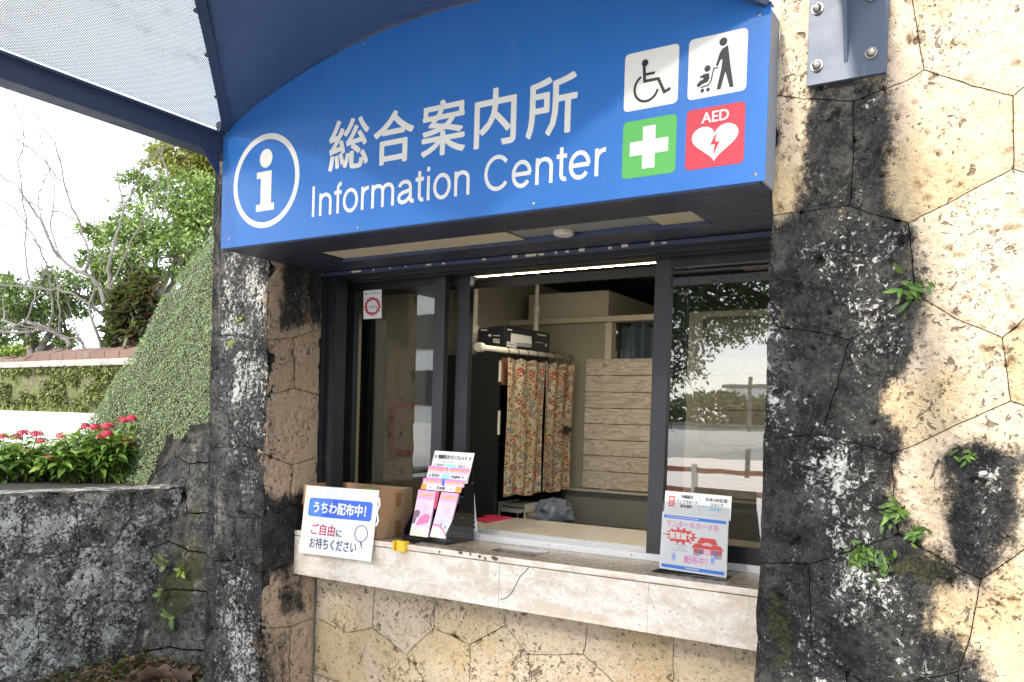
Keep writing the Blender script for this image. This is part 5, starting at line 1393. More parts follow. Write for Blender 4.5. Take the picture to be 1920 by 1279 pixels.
def uvp(pts): return [((lambda q: (float((q-PA) @ E1), float(q[2])))(onplane(x, y, PA, PN))) for x, y in pts]
plw = empty('planter_wall', PA-E1*.6, 'low grey planter wall of lichen spotted stones below the red flowers', 'wall')
PS = [
 [(-180,900),(45,900),(43,1028),(37,1036),(0,1052),(-180,1062)], [(45,900),(140,900),(150,1024),(95,1046),(37,1036),(43,1028)],
 [(140,900),(252,900),(243,975),(211,1026),(150,1024)], [(252,900),(345,890),(333,1010),(284,1028),(243,975)],
 [(-180,1062),(0,1052),(37,1036),(95,1046),(122,1109),(71,1153),(0,1153),(-180,1155)], [(95,1046),(150,1024),(211,1026),(213,1125),(178,1141),(174,1150),(122,1109)],
 [(211,1026),(243,975),(284,1028),(308,1113),(260,1131),(213,1125)], [(284,1028),(333,1010),(330,1120),(308,1113)],
 [(-180,1155),(0,1153),(71,1153),(73,1235),(-20,1290),(-180,1300)], [(71,1153),(122,1109),(174,1150),(170,1239),(122,1267),(73,1235)],
 [(174,1150),(178,1141),(213,1125),(260,1131),(308,1113),(330,1120),(325,1260),(240,1300),(170,1239)],
 [(-20,1290),(73,1235),(122,1267),(170,1239),(240,1300),(325,1260),(320,1500),(-20,1500)], [(-180,1300),(-20,1290),(-20,1500),(-180,1520)]]
lb = uvp([(20,985),(105,985),(165,1090),(210,1195),(60,1180),(10,1210),(300,960),(150,1110),(70,1010),(30,1240)])
def stain_pl(Q):
    x, z = Q[:, 0], Q[:, 1]
    G = np.full(len(Q), .70)
    for (a, b), r in zip(lb, (.10,.12,.12,.10,.13,.12,.05,.10,.10,.12)): G = np.maximum(G, (.62+.55)*np.exp(-((x-a)**2+(z-b)**2)/r**2))
    c = uvp([(290,1080)])[0]; c2 = uvp([(60,1040)])[0]
    B = .75*np.exp(-((x-c[0])/.10)**2-((z-c[1])/.14)**2)+.3*np.exp(-((x-c2[0])/.1)**2-((z-c2[1])/.05)**2)+.5*np.exp(-(ZP-z)/.02)
    return .84+.12*np.sin(x*9+z*13), G, np.clip(B, 0, .9)
for i, pl_ in enumerate(PS):
    P2 = [(u, min(v, ZP-.004)) for u, v in uvp(pl_)]
    stone(PLF, P2, M_STONE_PLANT, plw, stain_pl, h=.008 if i < 11 else .02, seed=400+i, pits=1.15 if i < 11 else 0, relief=.008)
u0 = PLF(-1.9, 0)
cap_ = MB()
def gp(u, d, z): q = PA+E1*u+PN*d; return (q[0], q[1], z)
stone(Frame(np.array([0, 0, ZP]), (1, 0, 0), (0, 1, 0), (0, 0, 1)), [gp(-3.0, -.16, 0)[:2], gp(-3.0, .004, 0)[:2], gp(-.002, .004, 0)[:2], gp(-.002, -.16, 0)[:2]], M_STONE_GREY, plw, lambda Q: (np.full(len(Q), .55), np.full(len(Q), .8), np.full(len(Q), .45)), h=.02, seed=470, pits=0, relief=.006, thick=.012)
MB().prism([gp(-3.5, -.012, 0), gp(-.001, -.012, 0), gp(-.001, -.15, 0), gp(-3.5, -.15, 0)], (0, 0, ZP-.02)).build('wall_core', M_MORTAR, plw)
soil = MB().prism([gp(-3.0, -.151, 0), gp(.3, -.151, 0), gp(.3, -1.6, 0), gp(-3.0, -1.6, 0)], (0, 0, 1.185)).build('planter_soil', M_SOIL); soil['kind'] = 'structure'
# ---- battered wall grown over with creeping fig
IK, IY = .36, 2.665
def iv(x, y):
    d = ray(x, y); t_ = (IY+IK*(CP[2]-1.2)-CP[1])/(d[1]-IK*d[2]); return CP+d*t_
IE2 = unit(np.array([0, IK, 1.0])); INN = np.cross(np.array([1.0, 0, 0]), IE2)
IF = Frame((0, IY-1.2*IK, 0), (1, 0, 0), IE2)
def uvi(pts): return [(float(q[0]), float(q[2])/IE2[2]) for q in (iv(*p) for p in pts)]
iw = empty('ivy_wall', (-3.4, 3.0, 0), 'sloping stone wall thickly covered with small green creeping leaves left of pillar', 'wall')
edge = [iv(150, 823), iv(165, 800), iv(225, 700), iv(270, 640), iv(300, 575), iv(352, 500), iv(400, 440)]
ex = [(float(q[0]), float(q[2])) for q in edge]
sl_ = (ex[-1][0]-ex[0][0])/(ex[-1][1]-ex[0][1])
ex = [(ex[0][0]-sl_*(ex[0][1]-1.1), 1.1)]+ex+[(ex[-1][0]+sl_*.55, ex[-1][1]+.55)]
poly = [(-3.6, 0), (-2.66, 0), (-2.66, ex[-1][1])]+ex[::-1]+[(-3.6, 1.1)]
body = [IF(x, z/IE2[2]) for x, z in poly]
MB().prism([b_-INN*.03 for b_ in body], (-.4, 1.3, 0)).build('wall_core', M_MORTAR, iw)
ID = [[(262,925),(318,852),(352,868),(346,925)], [(318,852),(345,812),(470,795),(470,868),(352,868)], [(352,868),(470,868),(470,960),(350,962),(346,925)],
 [(332,935),(346,925),(350,962),(470,960),(470,1050),(352,1030),(300,1010)], [(300,1010),(352,1030),(470,1050),(470,1115),(330,1105),(268,1110)], [(268,1110),(330,1105),(470,1115),(470,1225),(318,1215),(235,1225)], [(235,1225),(318,1215),(470,1225),(470,1400),(190,1400)]]
def stain_ivy(Q):
    x, v = Q[:, 0], Q[:, 1]
    a = uvi([(365,1100)])[0]; b_ = uvi([(372,960)])[0]
    return .88+.1*np.sin(x*20+v*9), np.full(len(Q), .55), np.clip(1.1*np.exp(-((x-a[0]+.10)/.20)**2-((v-a[1])/.30)**2)+.6*np.exp(-((x-b_[0])/.05)**2-((v-b_[1])/.05)**2), 0, 1.2)
for i, pl_ in enumerate(ID):
    stone(IF, uvi(pl_), M_STONE_GREY, iw, stain_ivy, h=.009, seed=500+i, pits=1.4, relief=.018, warp=.01, gap=.003)
gpoly = [(x, z/IE2[2]) for x, z in poly]
n = 300000
lo = np.array(gpoly).min(0); hi = np.array(gpoly).max(0)
Q = rng.uniform(lo, hi, (n, 2)); Q = Q[inpoly(Q, gpoly)]
bare = uvi([(262,925),(300,855),(330,822),(365,800),(420,778),(420,1500),(300,1500),(320,925)])
sd = sdist(Q, bare)
nz = np.array([noise.fractal(Vector((q[0]*5, q[1]*5, 3.1)), 1, 2, 3) for q in Q])
nz2 = np.array([noise.fractal(Vector((q[0]*2.2, q[1]*7-q[0]*5, 8.1)), 1, 2, 3) for q in Q])
Q2 = Q[(Q[:, 1]*IE2[2] > 1.17) & (sd+nz*.10 < 0) & (rng.uniform(size=len(Q)) < .97-.5*np.clip(-nz2-.1, 0, .6))]
k_ = len(Q2); nz = np.array([noise.fractal(Vector((q[0]*7, q[1]*7, 3.1)), 1, 2, 3) for q in Q2])
P3 = IF.O+Q2[:, :1]*IF.a+Q2[:, 1:]*IF.b+IF.n*(.003+.016*np.clip(nz+.6, 0, 2)+rng.uniform(-.006, .008, k_))[:, None]
Nd = unit(np.array([0, -.22, -.6])+rng.normal(size=(k_, 3))*np.array([.5,.2,.35]))
rl = unit(IF.n[None, :]+rng.normal(size=(k_, 3))*.25)
leaves(P3, Nd, rng.choice([.0065,.009,.012,.017], k_, p=[.3,.4,.25,.05])*rng.uniform(.8,1.2,k_), rng.uniform(.005, .009, k_), palette(k_, [(.125,.165,.075),(.18,.225,.12),(.075,.11,.045),(.24,.27,.07),(.15,.125,.07)], [5,4,3.5,.4,.3], .26), M_IVY, 'creeping_leaves', iw, roll=rl)['kind'] = 'stuff'
# ---- flowering shrubs
FL1 = [(6,819),(43,813),(69,815),(91,861),(53,846),(30,822),(78,828)]
FL2 = [(178,803),(190,806),(203,800),(233,788),(247,786),(201,815),(213,835),(237,831),(116,819),(160,801),(192,822)]
def lance(n_, **k): pass
def shrub(pxa, pxb, ytop, D, fl, lab, seed):
    global rng
    r = np.random.RandomState(seed)
    c = W((pxa+pxb)/2, 900, D); c[2] = 1.185
    half = (pxb-pxa)/2/F*D
    e = empty('flowering_shrub', c, lab, 'shrub', 'red flowering shrubs in the planter')
    Pl, Nl, Ll, Wl = [], [], [], []; st_ = MB(); tops = []
    for k in range(70):
        a = r.uniform(0, 2*math.pi); rr = math.sqrt(r.uniform(0, 1)); base = c+np.array([math.cos(a)*half*.55*rr, math.sin(a)*.2*rr, 0])
        hgt = (905-ytop)/F*D*(.55+.45*r.uniform())*(1.0-.30*rr)
        top = c+np.array([math.cos(a)*half*.98*rr, math.sin(a)*.34*rr, hgt])
        tops.append((base, top))
    for f in fl:
        tp_ = W(f[0], f[1]+3, D+r.uniform(-.15, .1)); bs_ = c+np.array([(tp_-c)[0]*.6, (tp_-c)[1]*.6, 0]); tops.append((bs_, tp_))
    for b0, t0 in tops:
        mid = (b0+t0)/2+np.array([0, 0, .02]); st_.tube([b0, mid, t0], [.005, .004, .0025], 5, False)
        m_ = r.randint(12, 17)
        for q in range(m_):
            w = .22+.78*(q/(m_-1))**.8; pnt = b0+(t0-b0)*w; az = q*2.4+r.uniform(-.4, .4); el = r.uniform(-.45, .55)
            Pl.append(pnt); Nl.append((math.cos(az)*math.cos(el), math.sin(az)*math.cos(el), math.sin(el))); Ll.append(r.uniform(.055, .098)); Wl.append(r.uniform(.022, .034))
    Pl, Nl = np.array(Pl), unit(np.array(Nl)); n_ = len(Pl); Ll = np.array(Ll)[:, None]; Wl = np.array(Wl)[:, None]
    side = unit(np.cross(Nl, np.array([0, 0, 1.0])+r.normal(size=(n_, 3))*.25)); nn = np.cross(side, Nl)
    rows = [(0, 0, 0), (.28, .40, .02), (.58, .5, .0), (.82, .27, -.08), (1, 0, -.2)]
    V = []; 
    for (tt, ws, dr) in rows:
        cpt = Pl+Nl*Ll*tt+nn*Ll*dr
        V += [cpt-side*Wl*ws+nn*Wl*.16*(ws > 0), cpt, cpt+side*Wl*ws+nn*Wl*.16*(ws > 0)]
    V = np.stack(V, 1); idx = []
    for j in range(4):
        a = j*3
        idx += [(a, a+1, a+4, a+3), (a+1, a+2, a+5, a+4)]
    Fc = (np.arange(n_)[:, None, None]*15+np.array(idx)[None]).reshape(-1, 4)
    rng = r
    cols = palette(n_, [(.13,.25,.035),(.19,.33,.05),(.07,.14,.025),(.27,.34,.06)], [4,3,2,1.3], .2)
    C15 = np.repeat(np.concatenate([cols, np.ones((n_, 1))], 1), 15, 0)
    fast_mesh('foliage', V.reshape(-1, 3), Fc, M_LEAF, e, C15)
    st_.build('stem', plain('green_stem', (.10,.12,.04), .7), e)
    for b0, t0 in tops[70:]:
        pv, pf_, pc_ = [], [], []
        for k in range(34):
            a = k*2.39996; z = 1-k/34*1.05; s_ = math.sqrt(max(0, 1-z*z)); dr = np.array([s_*math.cos(a), s_*math.sin(a), max(z, 0)*.75+.12])
            ctr = t0+dr*np.array([.030,.030,.034])*r.uniform(.65, 1.15); u_ = unit(np.cross(dr, [.3, .2, .9])); v_ = unit(np.cross(dr, u_)); dn = unit(dr)
            for q in range(5):
                an = q*2*math.pi/5+a; d1_ = u_*math.cos(an)+v_*math.sin(an); d2_ = u_*math.cos(an+.5)+v_*math.sin(an+.5); d3_ = u_*math.cos(an-.5)+v_*math.sin(an-.5)
                b_ = len(pv); pv += [ctr, ctr+d2_*.006+dn*.001, ctr+d1_*.0105-dn*.001, ctr+d3_*.006+dn*.001]; pf_.append((b_, b_+1, b_+2, b_+3))
                cc = np.array([.52, .012, .06])*r.uniform(.6, 1.15); pc_ += [(*cc, 1)]*4
        fast_mesh('flower_head', np.array(pv), np.array(pf_), M_PETAL, e, pc_)
shrub(-70, 108, 822, 4.35, FL1, 'leafy bush with sparse red flowers at the left end of the planter', 21)
shrub(112, 268, 798, 4.45, FL2, 'fuller bush with many red flowers in front of the ivy wall', 22)
# ---- weeds on walls
def rosette(name, pos, nrm, n_, L, Wd, lab, cat, group, cols, seed, hang=.35):
    r = np.random.RandomState(seed); e = empty(name, pos, lab, cat, group)
    nrm = unit(np.array(nrm, float)); u_ = unit(np.cross(nrm, [0, 0, 1.0])); v_ = np.cross(u_, nrm)
    M_ = MATS['leaf']
    for k in range(n_):
        a = r.uniform(0, 6.283); d = unit((u_*math.cos(a)+np.array([0, 0, 1.0])*math.sin(a)*.9)+nrm*r.uniform(.15, 1.6)); d[2] -= hang*r.uniform(.2, 1); d = unit(d)
        l = L*r.uniform(.35, 1.2); w = Wd*r.uniform(.8, 1.2); s_ = unit(np.cross(d, nrm+r.normal(size=3)*.3)); nn = np.cross(s_, d); p0 = np.array(pos)+r.normal(size=3)*L*(.12 if n_ < 13 else .38)*(1-np.abs(nrm))
        V = []
        for tt, ws, dr in [(0,.08,0),(.3,.42,.05),(.6,.5,.02),(.85,.3,-.08),(1,.02,-.18)]:
            c_ = p0+d*l*tt+nn*l*dr; V += [c_-s_*w*ws+nn*w*.15, c_, c_+s_*w*ws+nn*w*.15]
        Fc = []
        for j in range(4): a_ = j*3; Fc += [(a_, a_+1, a_+4, a_+3), (a_+1, a_+2, a_+5, a_+4)]
        cc = np.array(cols[r.randint(len(cols))])*r.uniform(.45, 1.3)
        fast_mesh('leaf', np.array(V), np.array(Fc), M_, e, [(*cc, 1)]*15)
GC = [(.10,.20,.04),(.16,.27,.05),(.06,.12,.03)]
for px, n_, L, lab, sd_ in [((1712,548),24,.036,'green fern clump on the black streak level with the window head',31),((1815,848),13,.024,'tiny green fern high on the sunlit stone at the far right',32),((1680,962),30,.032,'spreading green fern at a stone corner right of the poster card',33),((1722,1003),16,.028,'bright green fern just below right of the spreading fern',34),((1612,1038),38,.028,'dense dark green fern clump lower left on the right wall',35),((1652,1050),26,.030,'fern with grassy blades beside the dense clump',36)]:
    rosette('wall_fern', oY(YR-.004, *px), (0, -1, 0), n_, L, L*.26, lab, 'fern', 'ferns growing on the right stone wall', GC, sd_)
for px, lab, L, n_, sd_, c_ in [((322,1060),'small pale weed sprouting beside the planter corner',.07,7,41,[(.25,.36,.12),(.3,.4,.2)]),((352,1072),'yellow green weed sprouting right of the pale weed',.05,9,42,[(.26,.36,.05)]),((315,1115),'low weed sprig growing under the pale weed',.05,8,43,[(.14,.24,.06)]),((335,1160),'lowest weed sprig in the mossy wall corner',.06,8,44,[(.16,.27,.07)])]:
    p = iv(*px)+INN*.03; rosette('corner_weed', p, INN, n_, L, L*.36, lab, 'weed', 'weeds in the mossy wall corner', c_, sd_, .1)
for px, lab, sd_ in [((451,598),'tiny yellow green sprout high on the black pillar',45),((437,643),'tiny lower sprout on the black pillar left of the other',46)]:
    rosette('pillar_sprout', oY(YB-.003, *px), (0, -1, 0), 6, .022, .011, lab, 'sprout', 'sprouts on the pillar', [(.30,.42,.06)], sd_, .1)
# ---- ledge and dead leaves at the foot
zl_ = .40
MB().box(-3.5, -2.64, 1.2, 2.43, 0, zl_).build('foot_ledge', M_SOIL)['kind'] = 'structure'
M_DEAD = plain('dry_brown_leaf', (.11,.055,.035), .8, var=.9, sc=60, dirt=(.30,.19,.12,.6), dsc=40)
for k, (px, L, yaw, lab) in enumerate([((300,1262),.17,.5,'large curled brown dead leaf lying topmost at the wall foot'),((335,1268),.15,-.5,'curled reddish dead leaf lying nearest the pillar'),((268,1274),.13,1.4,'small brown dead leaf half hidden at the left of the pile')]):
    p = W(px[0], px[1]+16, 3.2); e1_ = np.array([math.cos(yaw), math.sin(yaw)*.8, .18]); e1_ = unit(e1_); s_ = unit(np.cross(e1_, [0, .2, 1])); nn = np.cross(s_, e1_)
    V = []; Fc = []; r = np.random.RandomState(k)
    for i in range(13):
        t_ = i/12; w = .055*math.sin(math.pi*min(1, t_*.97+.02))**.7
        for j in range(9):
            s = (j-4)/4; V.append(p-e1_*L*.5+e1_*L*t_+s_*w*s*.75+nn*(.035*s*s+.02*math.sin(t_*4+k)+.006*math.sin(t_*17+s*7)+.004*math.sin(s*13+t_*3)))
    for i in range(12):
        for j in range(8): a = i*9+j; Fc.append((a, a+9, a+10, a+1))
    tag(fast_mesh('dead_leaf', V, Fc, M_DEAD, None, smooth=True), lab, 'leaf', 'dead leaves at the wall foot')
    if k == 0: zmin_ = min(v[2] for v in V)
MB().prism([(-3.3, 2.05, zl_+.001), (-2.8, 2.05, zl_+.001), (-2.8, 2.40, zl_+.001), (-3.3, 2.40, zl_+.001)], (0, 0, .02)).build('leaf_bed', M_SOIL)['kind'] = 'structure'
kk = 900; P3 = np.stack([rng.uniform(-3.45, -2.75, kk), rng.uniform(1.9, 2.40, kk), zl_+.02+rng.uniform(0, .05, kk)], 1)
leaves(P3, unit(rng.normal(size=(kk, 3))*np.array([1, 1, .35])), rng.uniform(.02, .07, kk), rng.uniform(.012, .035, kk), palette(kk, [(.12,.06,.035),(.20,.12,.07),(.07,.04,.025),(.06,.08,.02)], [3,2,3,2]), M_LEAF, 'leaf_litter', None)['kind'] = 'stuff'

# ---- wall with tiled coping in the distance
A0, B0 = W(-260, 775, 17.2), W(330, 764, 11.0)
def along(t_): return A0+(B0-A0)*t_
def tpar(x):
    best = min(np.linspace(0, 1, 400), key=lambda t_: abs((lambda d: PX+F*(d @ RT)/(d @ FW))(along(t_)-CP)-x)); return float(best)
tL, tR = tpar(0), tpar(238)
DL, DR = (along(tL)-CP) @ FW, (along(tR)-CP) @ FW
zt_body = (W(0, 691, DL)[2]+W(238, 684, DR)[2])/2
zcap = (W(0, 678, DL)[2]+W(238, 674, DR)[2])/2
zb0 = 1.25
dirw = unit(np.array([B0[0]-A0[0], B0[1]-A0[1], 0])); nw = np.array([dirw[1], -dirw[0], 0])
if nw @ (CP-A0) < 0: nw = -nw
tw = empty('tiled_garden_wall', ((A0+B0)/2)*np.array([1, 1, 0])+np.array([0, 0, zb0]), 'distant mossy garden wall with clay tile coping beyond the pale plaza', 'wall')
def wl(t_, z, off): q = along(t_); return np.array([q[0], q[1], z])+nw*off
M_MOSSW = None
def moss_mat():
    t = NT('mossy_wall'); p = t.pos()
    c = t.mix(t.ramp(t.noise(p, 2.2, 6, .7), .40, .6), (.10,.085,.065), (.085,.105,.025))
    c = t.mix(t.ramp(t.noise(p, 9, 6, .7), .45, .65), c, (.14,.15,.05)); c = t.mix(t.math('MULTIPLY', t.ramp(t.noise(p, 4, 5), .56, .7), .6), c, (.03,.03,.02))
    return t.end(t.pbr(c, .95, 0, t.bump(t.noise(p, 18, 7), .06)))
M_MOSSW = moss_mat()
MB().prism([wl(0, zb0, 0), wl(1, zb0, 0), wl(1, zt_body, 0), wl(0, zt_body, 0)], -nw*.5).build('wall_body', M_MOSSW, tw)
MB().prism([wl(0, zt_body+.001, .05), wl(1, zt_body+.001, .05), wl(1, zcap, .05), wl(0, zcap, .05)], -nw*.6).build('coping_slab', plain('weathered_plaster', (.33,.31,.28), .9, var=.5, sc=3, dirt=(.06,.055,.05,1.0), dsc=2.2), tw)
M_TILE = plain('clay_tile', (.17,.10,.075), .9, var=.6, sc=5, dirt=(.19,.18,.165,1.0), dsc=1.3)
ts = tpar(-260); te = tpar(255)
nt_ = 26
for k in range(nt_):
    t0 = ts+(te-ts)*k/nt_; t1 = ts+(te-ts)*(k+.96)/nt_
    hgt = .19 if t0 > tpar(36) else .10
    pr_ = [wl(t0, zcap+.001, .03), wl(t0, zcap+hgt*.55, .03), wl(t0, zcap+hgt+.02*math.sin(k*3), -.2), wl(t0, zcap+hgt*.55, -.45), wl(t0, zcap+.001, -.45)]
    d_ = along(t1)-along(t0); d_[2] = 0
    MB().prism(pr_, d_).build('tile', M_TILE, tw)
# moss and creepers on the wall face
kk = 16000; tt = rng.uniform(0, 1, kk); zz2 = rng.uniform(zb0, zt_body, kk)
nzz = np.array([noise.fractal(Vector((a*26, b*3.5, 1.7)), 1, 2, 4) for a, b in zip(tt, zz2)])
m_ = (nzz > -.10) | (zz2 > zt_body-.08); tt, zz2 = tt[m_], zz2[m_]; kk = len(tt)
base = A0[None, :2]+(B0-A0)[None, :2]*tt[:, None]
P3 = np.concatenate([base, zz2[:, None]], 1)+nw*rng.uniform(0, .06, (kk, 1))
leaves(P3, unit(rng.normal(size=(kk, 3))*.5+np.array([0, 0, -.6])+nw*.4), rng.uniform(.04, .09, kk), rng.uniform(.03, .05, kk), palette(kk, [(.12,.15,.03),(.09,.12,.03),(.16,.15,.05),(.07,.06,.03)], [4,3,2,2]), M_IVY, 'moss', tw)['kind'] = 'stuff'
gk = 150; tt = np.clip(rng.normal(tpar(50), .05, gk), 0, 1); tt[::2] = np.clip(rng.normal(tpar(140), .03, gk)[::2], 0, 1)
base = A0[None, :2]+(B0-A0)[None, :2]*tt[:, None]
P3 = np.concatenate([base, np.full((gk, 1), 1.45)], 1)+nw*rng.uniform(.02, .3, (gk, 1))
go = leaves(P3, unit(rng.normal(size=(gk, 3))*.35+np.array([0, 0, 1])), rng.uniform(.10, .22, gk), .015, palette(gk, [(.22,.26,.06),(.3,.3,.12)], [1,1]), M_LEAF, 'grass_tufts', None); go['kind'] = 'stuff'

# ---- trees
def px_branch(mb, pts, D, w0, w1, dd=0.0, seed=0, twigs=2):
    r = np.random.RandomState(seed); P_ = [W(x, y, D+dd*i+r.uniform(-.1, .1)) for i, (x, y) in enumerate(pts)]
    # smooth
    Q_ = []
    for i in range(len(P_)-1):
        p0, p1, p2, p3 = P_[max(i-1, 0)], P_[i], P_[i+1], P_[min(i+2, len(P_)-1)]
        for t_ in (0, .33, .66): Q_.append(.5*(2*p1+(p2-p0)*t_+(2*p0-5*p1+4*p2-p3)*t_**2+(3*p1-p0-3*p2+p3)*t_**3)+r.normal(size=3)*.012)
    Q_.append(P_[-1]); n_ = len(Q_)
    rad_ = [.85*(w0+(w1-w0)*(i/(n_-1))**.8)*D/F/2 for i in range(n_)]
    mb.tube(Q_, rad_, 7)
    def tw_(p, d, l, rr, dep):
        pts_ = [p]; 
        for i in range(4): d = unit(d+r.normal(size=3)*.25+np.array([0, 0, .08])); pts_.append(pts_[-1]+d*l/4)
        mb.tube(pts_, [rr*(1-.2*i) for i in range(5)], 5, False)
        if dep:
            for q in range(2): tw_(pts_[2+q], unit(d+r.normal(size=3)*.6), l*.6, rr*.6, dep-1)
    for q in range(twigs):
        i = r.randint(n_//3, n_-1); d = unit(Q_[i+1]-Q_[i]); tw_(Q_[i], unit(d+r.normal(size=3)*.5+np.array([0, 0, .3])), r.uniform(.4, .9), max(rad_[i]*.45, .006), 1)
    d = unit(Q_[-1]-Q_[-2]); tw_(Q_[-1], d, .6, rad_[-1], 1)
t1 = empty('bare_tree', W(194, 672, 12.6), 'leafless grey tree with branches rising behind the distant tiled wall', 'tree', 'bare trees behind the tiled wall')
mb = MB(); mb.tube([W(194, 700, 12.6), W(194, 662, 12.6), W(198, 640, 12.6)], [.085, .075, .06], 9)
px_branch(mb, [(195,668),(200,630),(205,584),(207,538),(202,508),(210,466),(223,426),(229,395),(227,363),(218,333),(214,300)], 12.6, 11, 2.5, .02, 1, 3)
mb.build('trunk', M_BARKP, t1)
for k, (pts, w0, w1) in enumerate([([(197,650),(213,630),(230,587),(243,544),(256,525)],9,3.5),([(190,650),(177,610),(169,584),(177,541),(186,531)],8,3),([(202,615),(187,541),(158,512),(115,485),(95,456),(79,420),(62,395),(40,360),(20,340),(-10,322)],10,3),([(160,513),(167,479),(154,439),(141,400),(127,367),(107,283),(83,240),(60,203)],7,2),([(113,340),(90,310),(60,280),(33,263),(-5,230)],4,2),([(205,600),(148,558),(108,544),(62,538),(-20,534)],7,3),([(187,669),(164,659),(148,636),(125,632)],9,4),([(227,395),(250,350),(262,330),(267,300),(247,262)],4,1.6),([(300,420),(317,350),(300,283),(283,250)],3.5,1.5),([(150,420),(120,400),(80,395),(40,370),(0,365)],4,2),([(115,485),(95,430),(100,370),(90,300),(75,250)],4,2),([(62,538),(45,480),(52,410),(35,330),(45,260),(38,215)],4.5,2),([(85,470),(50,440),(20,430),(-10,410)],3.5,1.6),([(207,538),(240,470),(262,420),(290,380),(295,330)],4,1.6),([(95,456),(70,380),(85,330),(110,290)],3.5,1.5)]):
    mb = MB(); px_branch(mb, pts, 12.6, w0, w1, -.06 if k % 2 else .07, 10+k, 3); mb.build('branch', M_BARKP, t1)
t2 = empty('bare_tree', W(128, 672, 12.9), 'smaller leafless tree with drooping looped limbs at the left behind tiled wall', 'tree', 'bare trees behind the tiled wall')
mb = MB(); mb.tube([W(129, 700, 12.9), W(128, 660, 12.9)], [.075, .06], 9); px_branch(mb, [(128,664),(128,643),(112,627),(79,610),(49,605),(26,610),(7,600)], 12.9, 11, 5, .03, 30, 1); mb.build('trunk', M_BARKP, t2)
for k, (pts, w0, w1) in enumerate([([(92,617),(98,584),(92,531),(79,479),(62,443),(33,400),(10,380)],6,2.5),([(112,623),(113,584),(105,531),(98,498)],5,2.5),([(46,607),(62,571),(66,544),(79,531),(84,505)],5,2.5),([(112,627),(82,617),(43,625),(-10,621)],7,5)]):
    mb = MB(); px_branch(mb, pts, 12.9, w0, w1, -.05, 50+k, 2); mb.build('branch', M_BARKP, t2)
def leafy(name, lab, blobs, D, n_, L, cs, ws, base, group, seed, trunk=.13):
    global rng
    rng = np.random.RandomState(seed)
    e = empty(name, base, lab, 'tree', group)
    P_ = []; Nn = []; mb = MB()
    b0 = np.array(base, float)
    tot = sum(b_[2]*b_[3] for b_ in blobs)
    for (cx, cy, rx, ry, dd) in blobs:
        c = W(cx, cy, D+dd); Rx, Rz = rx/F*D, ry/F*D; Ry = Rx*.8
        # limb to blob
        mid = (b0+c)/2+rng.normal(size=3)*.2; mb.tube([b0+np.array([0, 0, .1]), mid, c], [trunk*.5, trunk*.35, trunk*.12], 7, False)
        m_ = max(20, int(n_*rx*ry/tot)); ncl = max(5, m_//45)
        cl = unit(rng.normal(size=(ncl, 3)))*rng.uniform(.45, 1.0, (ncl, 1))**.6
        k_ = rng.randint(0, ncl, m_); q = cl[k_]+rng.normal(size=(m_, 3))*.16
        P_.append(c+q*np.array([Rx, Ry, Rz])); Nn.append(unit(q*np.array([1, 1, .3])+rng.normal(size=(m_, 3))*.8+np.array([0, 0, -.25])))
        for j in range(min(ncl, 14)): mb.tube([c, c+cl[j]*np.array([Rx, Ry, Rz])*.95], [trunk*.10, trunk*.03], 5, False)
    P_ = np.concatenate(P_); Nn = np.concatenate(Nn); m_ = len(P_)
    leaves(P_, Nn, rng.uniform(.6, 1.25, m_)*L, rng.uniform(.35, .5, m_)*L, palette(m_, cs, ws, .25), M_LEAF, 'crown', e)
    mb.tube([b0-np.array([0, 0, .6]), b0+np.array([0, 0, .3])], [trunk, trunk*.6], 9); mb.build('trunk', M_BARK, e)
LG = [(.17,.25,.08),(.24,.34,.09),(.10,.155,.05),(.33,.38,.10)]
leafy('leafy_tree', 'broad green leafy tree filling the gap left of the pillar', [(300,420,90,60,0),(350,370,70,45,.3),(230,470,60,45,-.2),(330,480,80,45,-.3),(270,350,50,28,.4),(385,430,60,70,.2),(190,430,40,30,.2),(240,520,60,35,0),(170,500,35,30,0)], 14.5, 10500, .11, LG, [4,4,3,1], W(262, 690, 14.5), 'leafy trees behind the tiled wall', 61, .17)
leafy('leafy_tree', 'yellowish loose tree crown highest beside the canopy beam', [(350,300,62,40,0),(385,345,45,50,0),(310,300,40,25,.2),(395,290,40,28,-.2)], 17.0, 4200, .13, [(.26,.26,.05),(.18,.22,.05),(.32,.27,.06)], [4,3,2], W(370, 680, 17), 'leafy trees behind the tiled wall', 62)
leafy('leafy_tree', 'low spreading green tree at the left edge behind the bare branches', [(60,560,75,40,0),(20,600,60,45,.2),(120,600,60,38,.1),(70,530,70,22,-.2),(-30,560,60,60,.2),(150,560,45,45,.3),(100,640,50,22,.2)], 14.8, 6000, .12, [(.13,.20,.07),(.19,.27,.08),(.30,.34,.09),(.08,.12,.05)], [4,3,.8,3], W(60, 690, 14.8), 'leafy trees behind the tiled wall', 63)
leafy('dark_shrub', 'dark shrub with purplish leaves at the foot of the leafy tree', [(262,560,45,40,0),(250,620,45,45,0),(290,600,40,40,.2),(235,585,25,40,.1),(275,650,50,30,.2)], 12.2, 3600, .19, [(.035,.04,.02),(.07,.03,.025),(.03,.045,.018),(.16,.26,.04),(.08,.03,.025)], [4,2,3,.35,1], W(265, 690, 12.2), None, 64, .06)
leafy('hedge_plant', 'bright yellow green foliage low behind the left end of the tiled wall', [(20,655,40,12,0),(-20,650,40,14,0),(58,660,30,9,0)], 17.5, 1500, .12, [(.25,.34,.07),(.30,.36,.10)], [1,1], W(20, 690, 17.5), None, 65, .05)

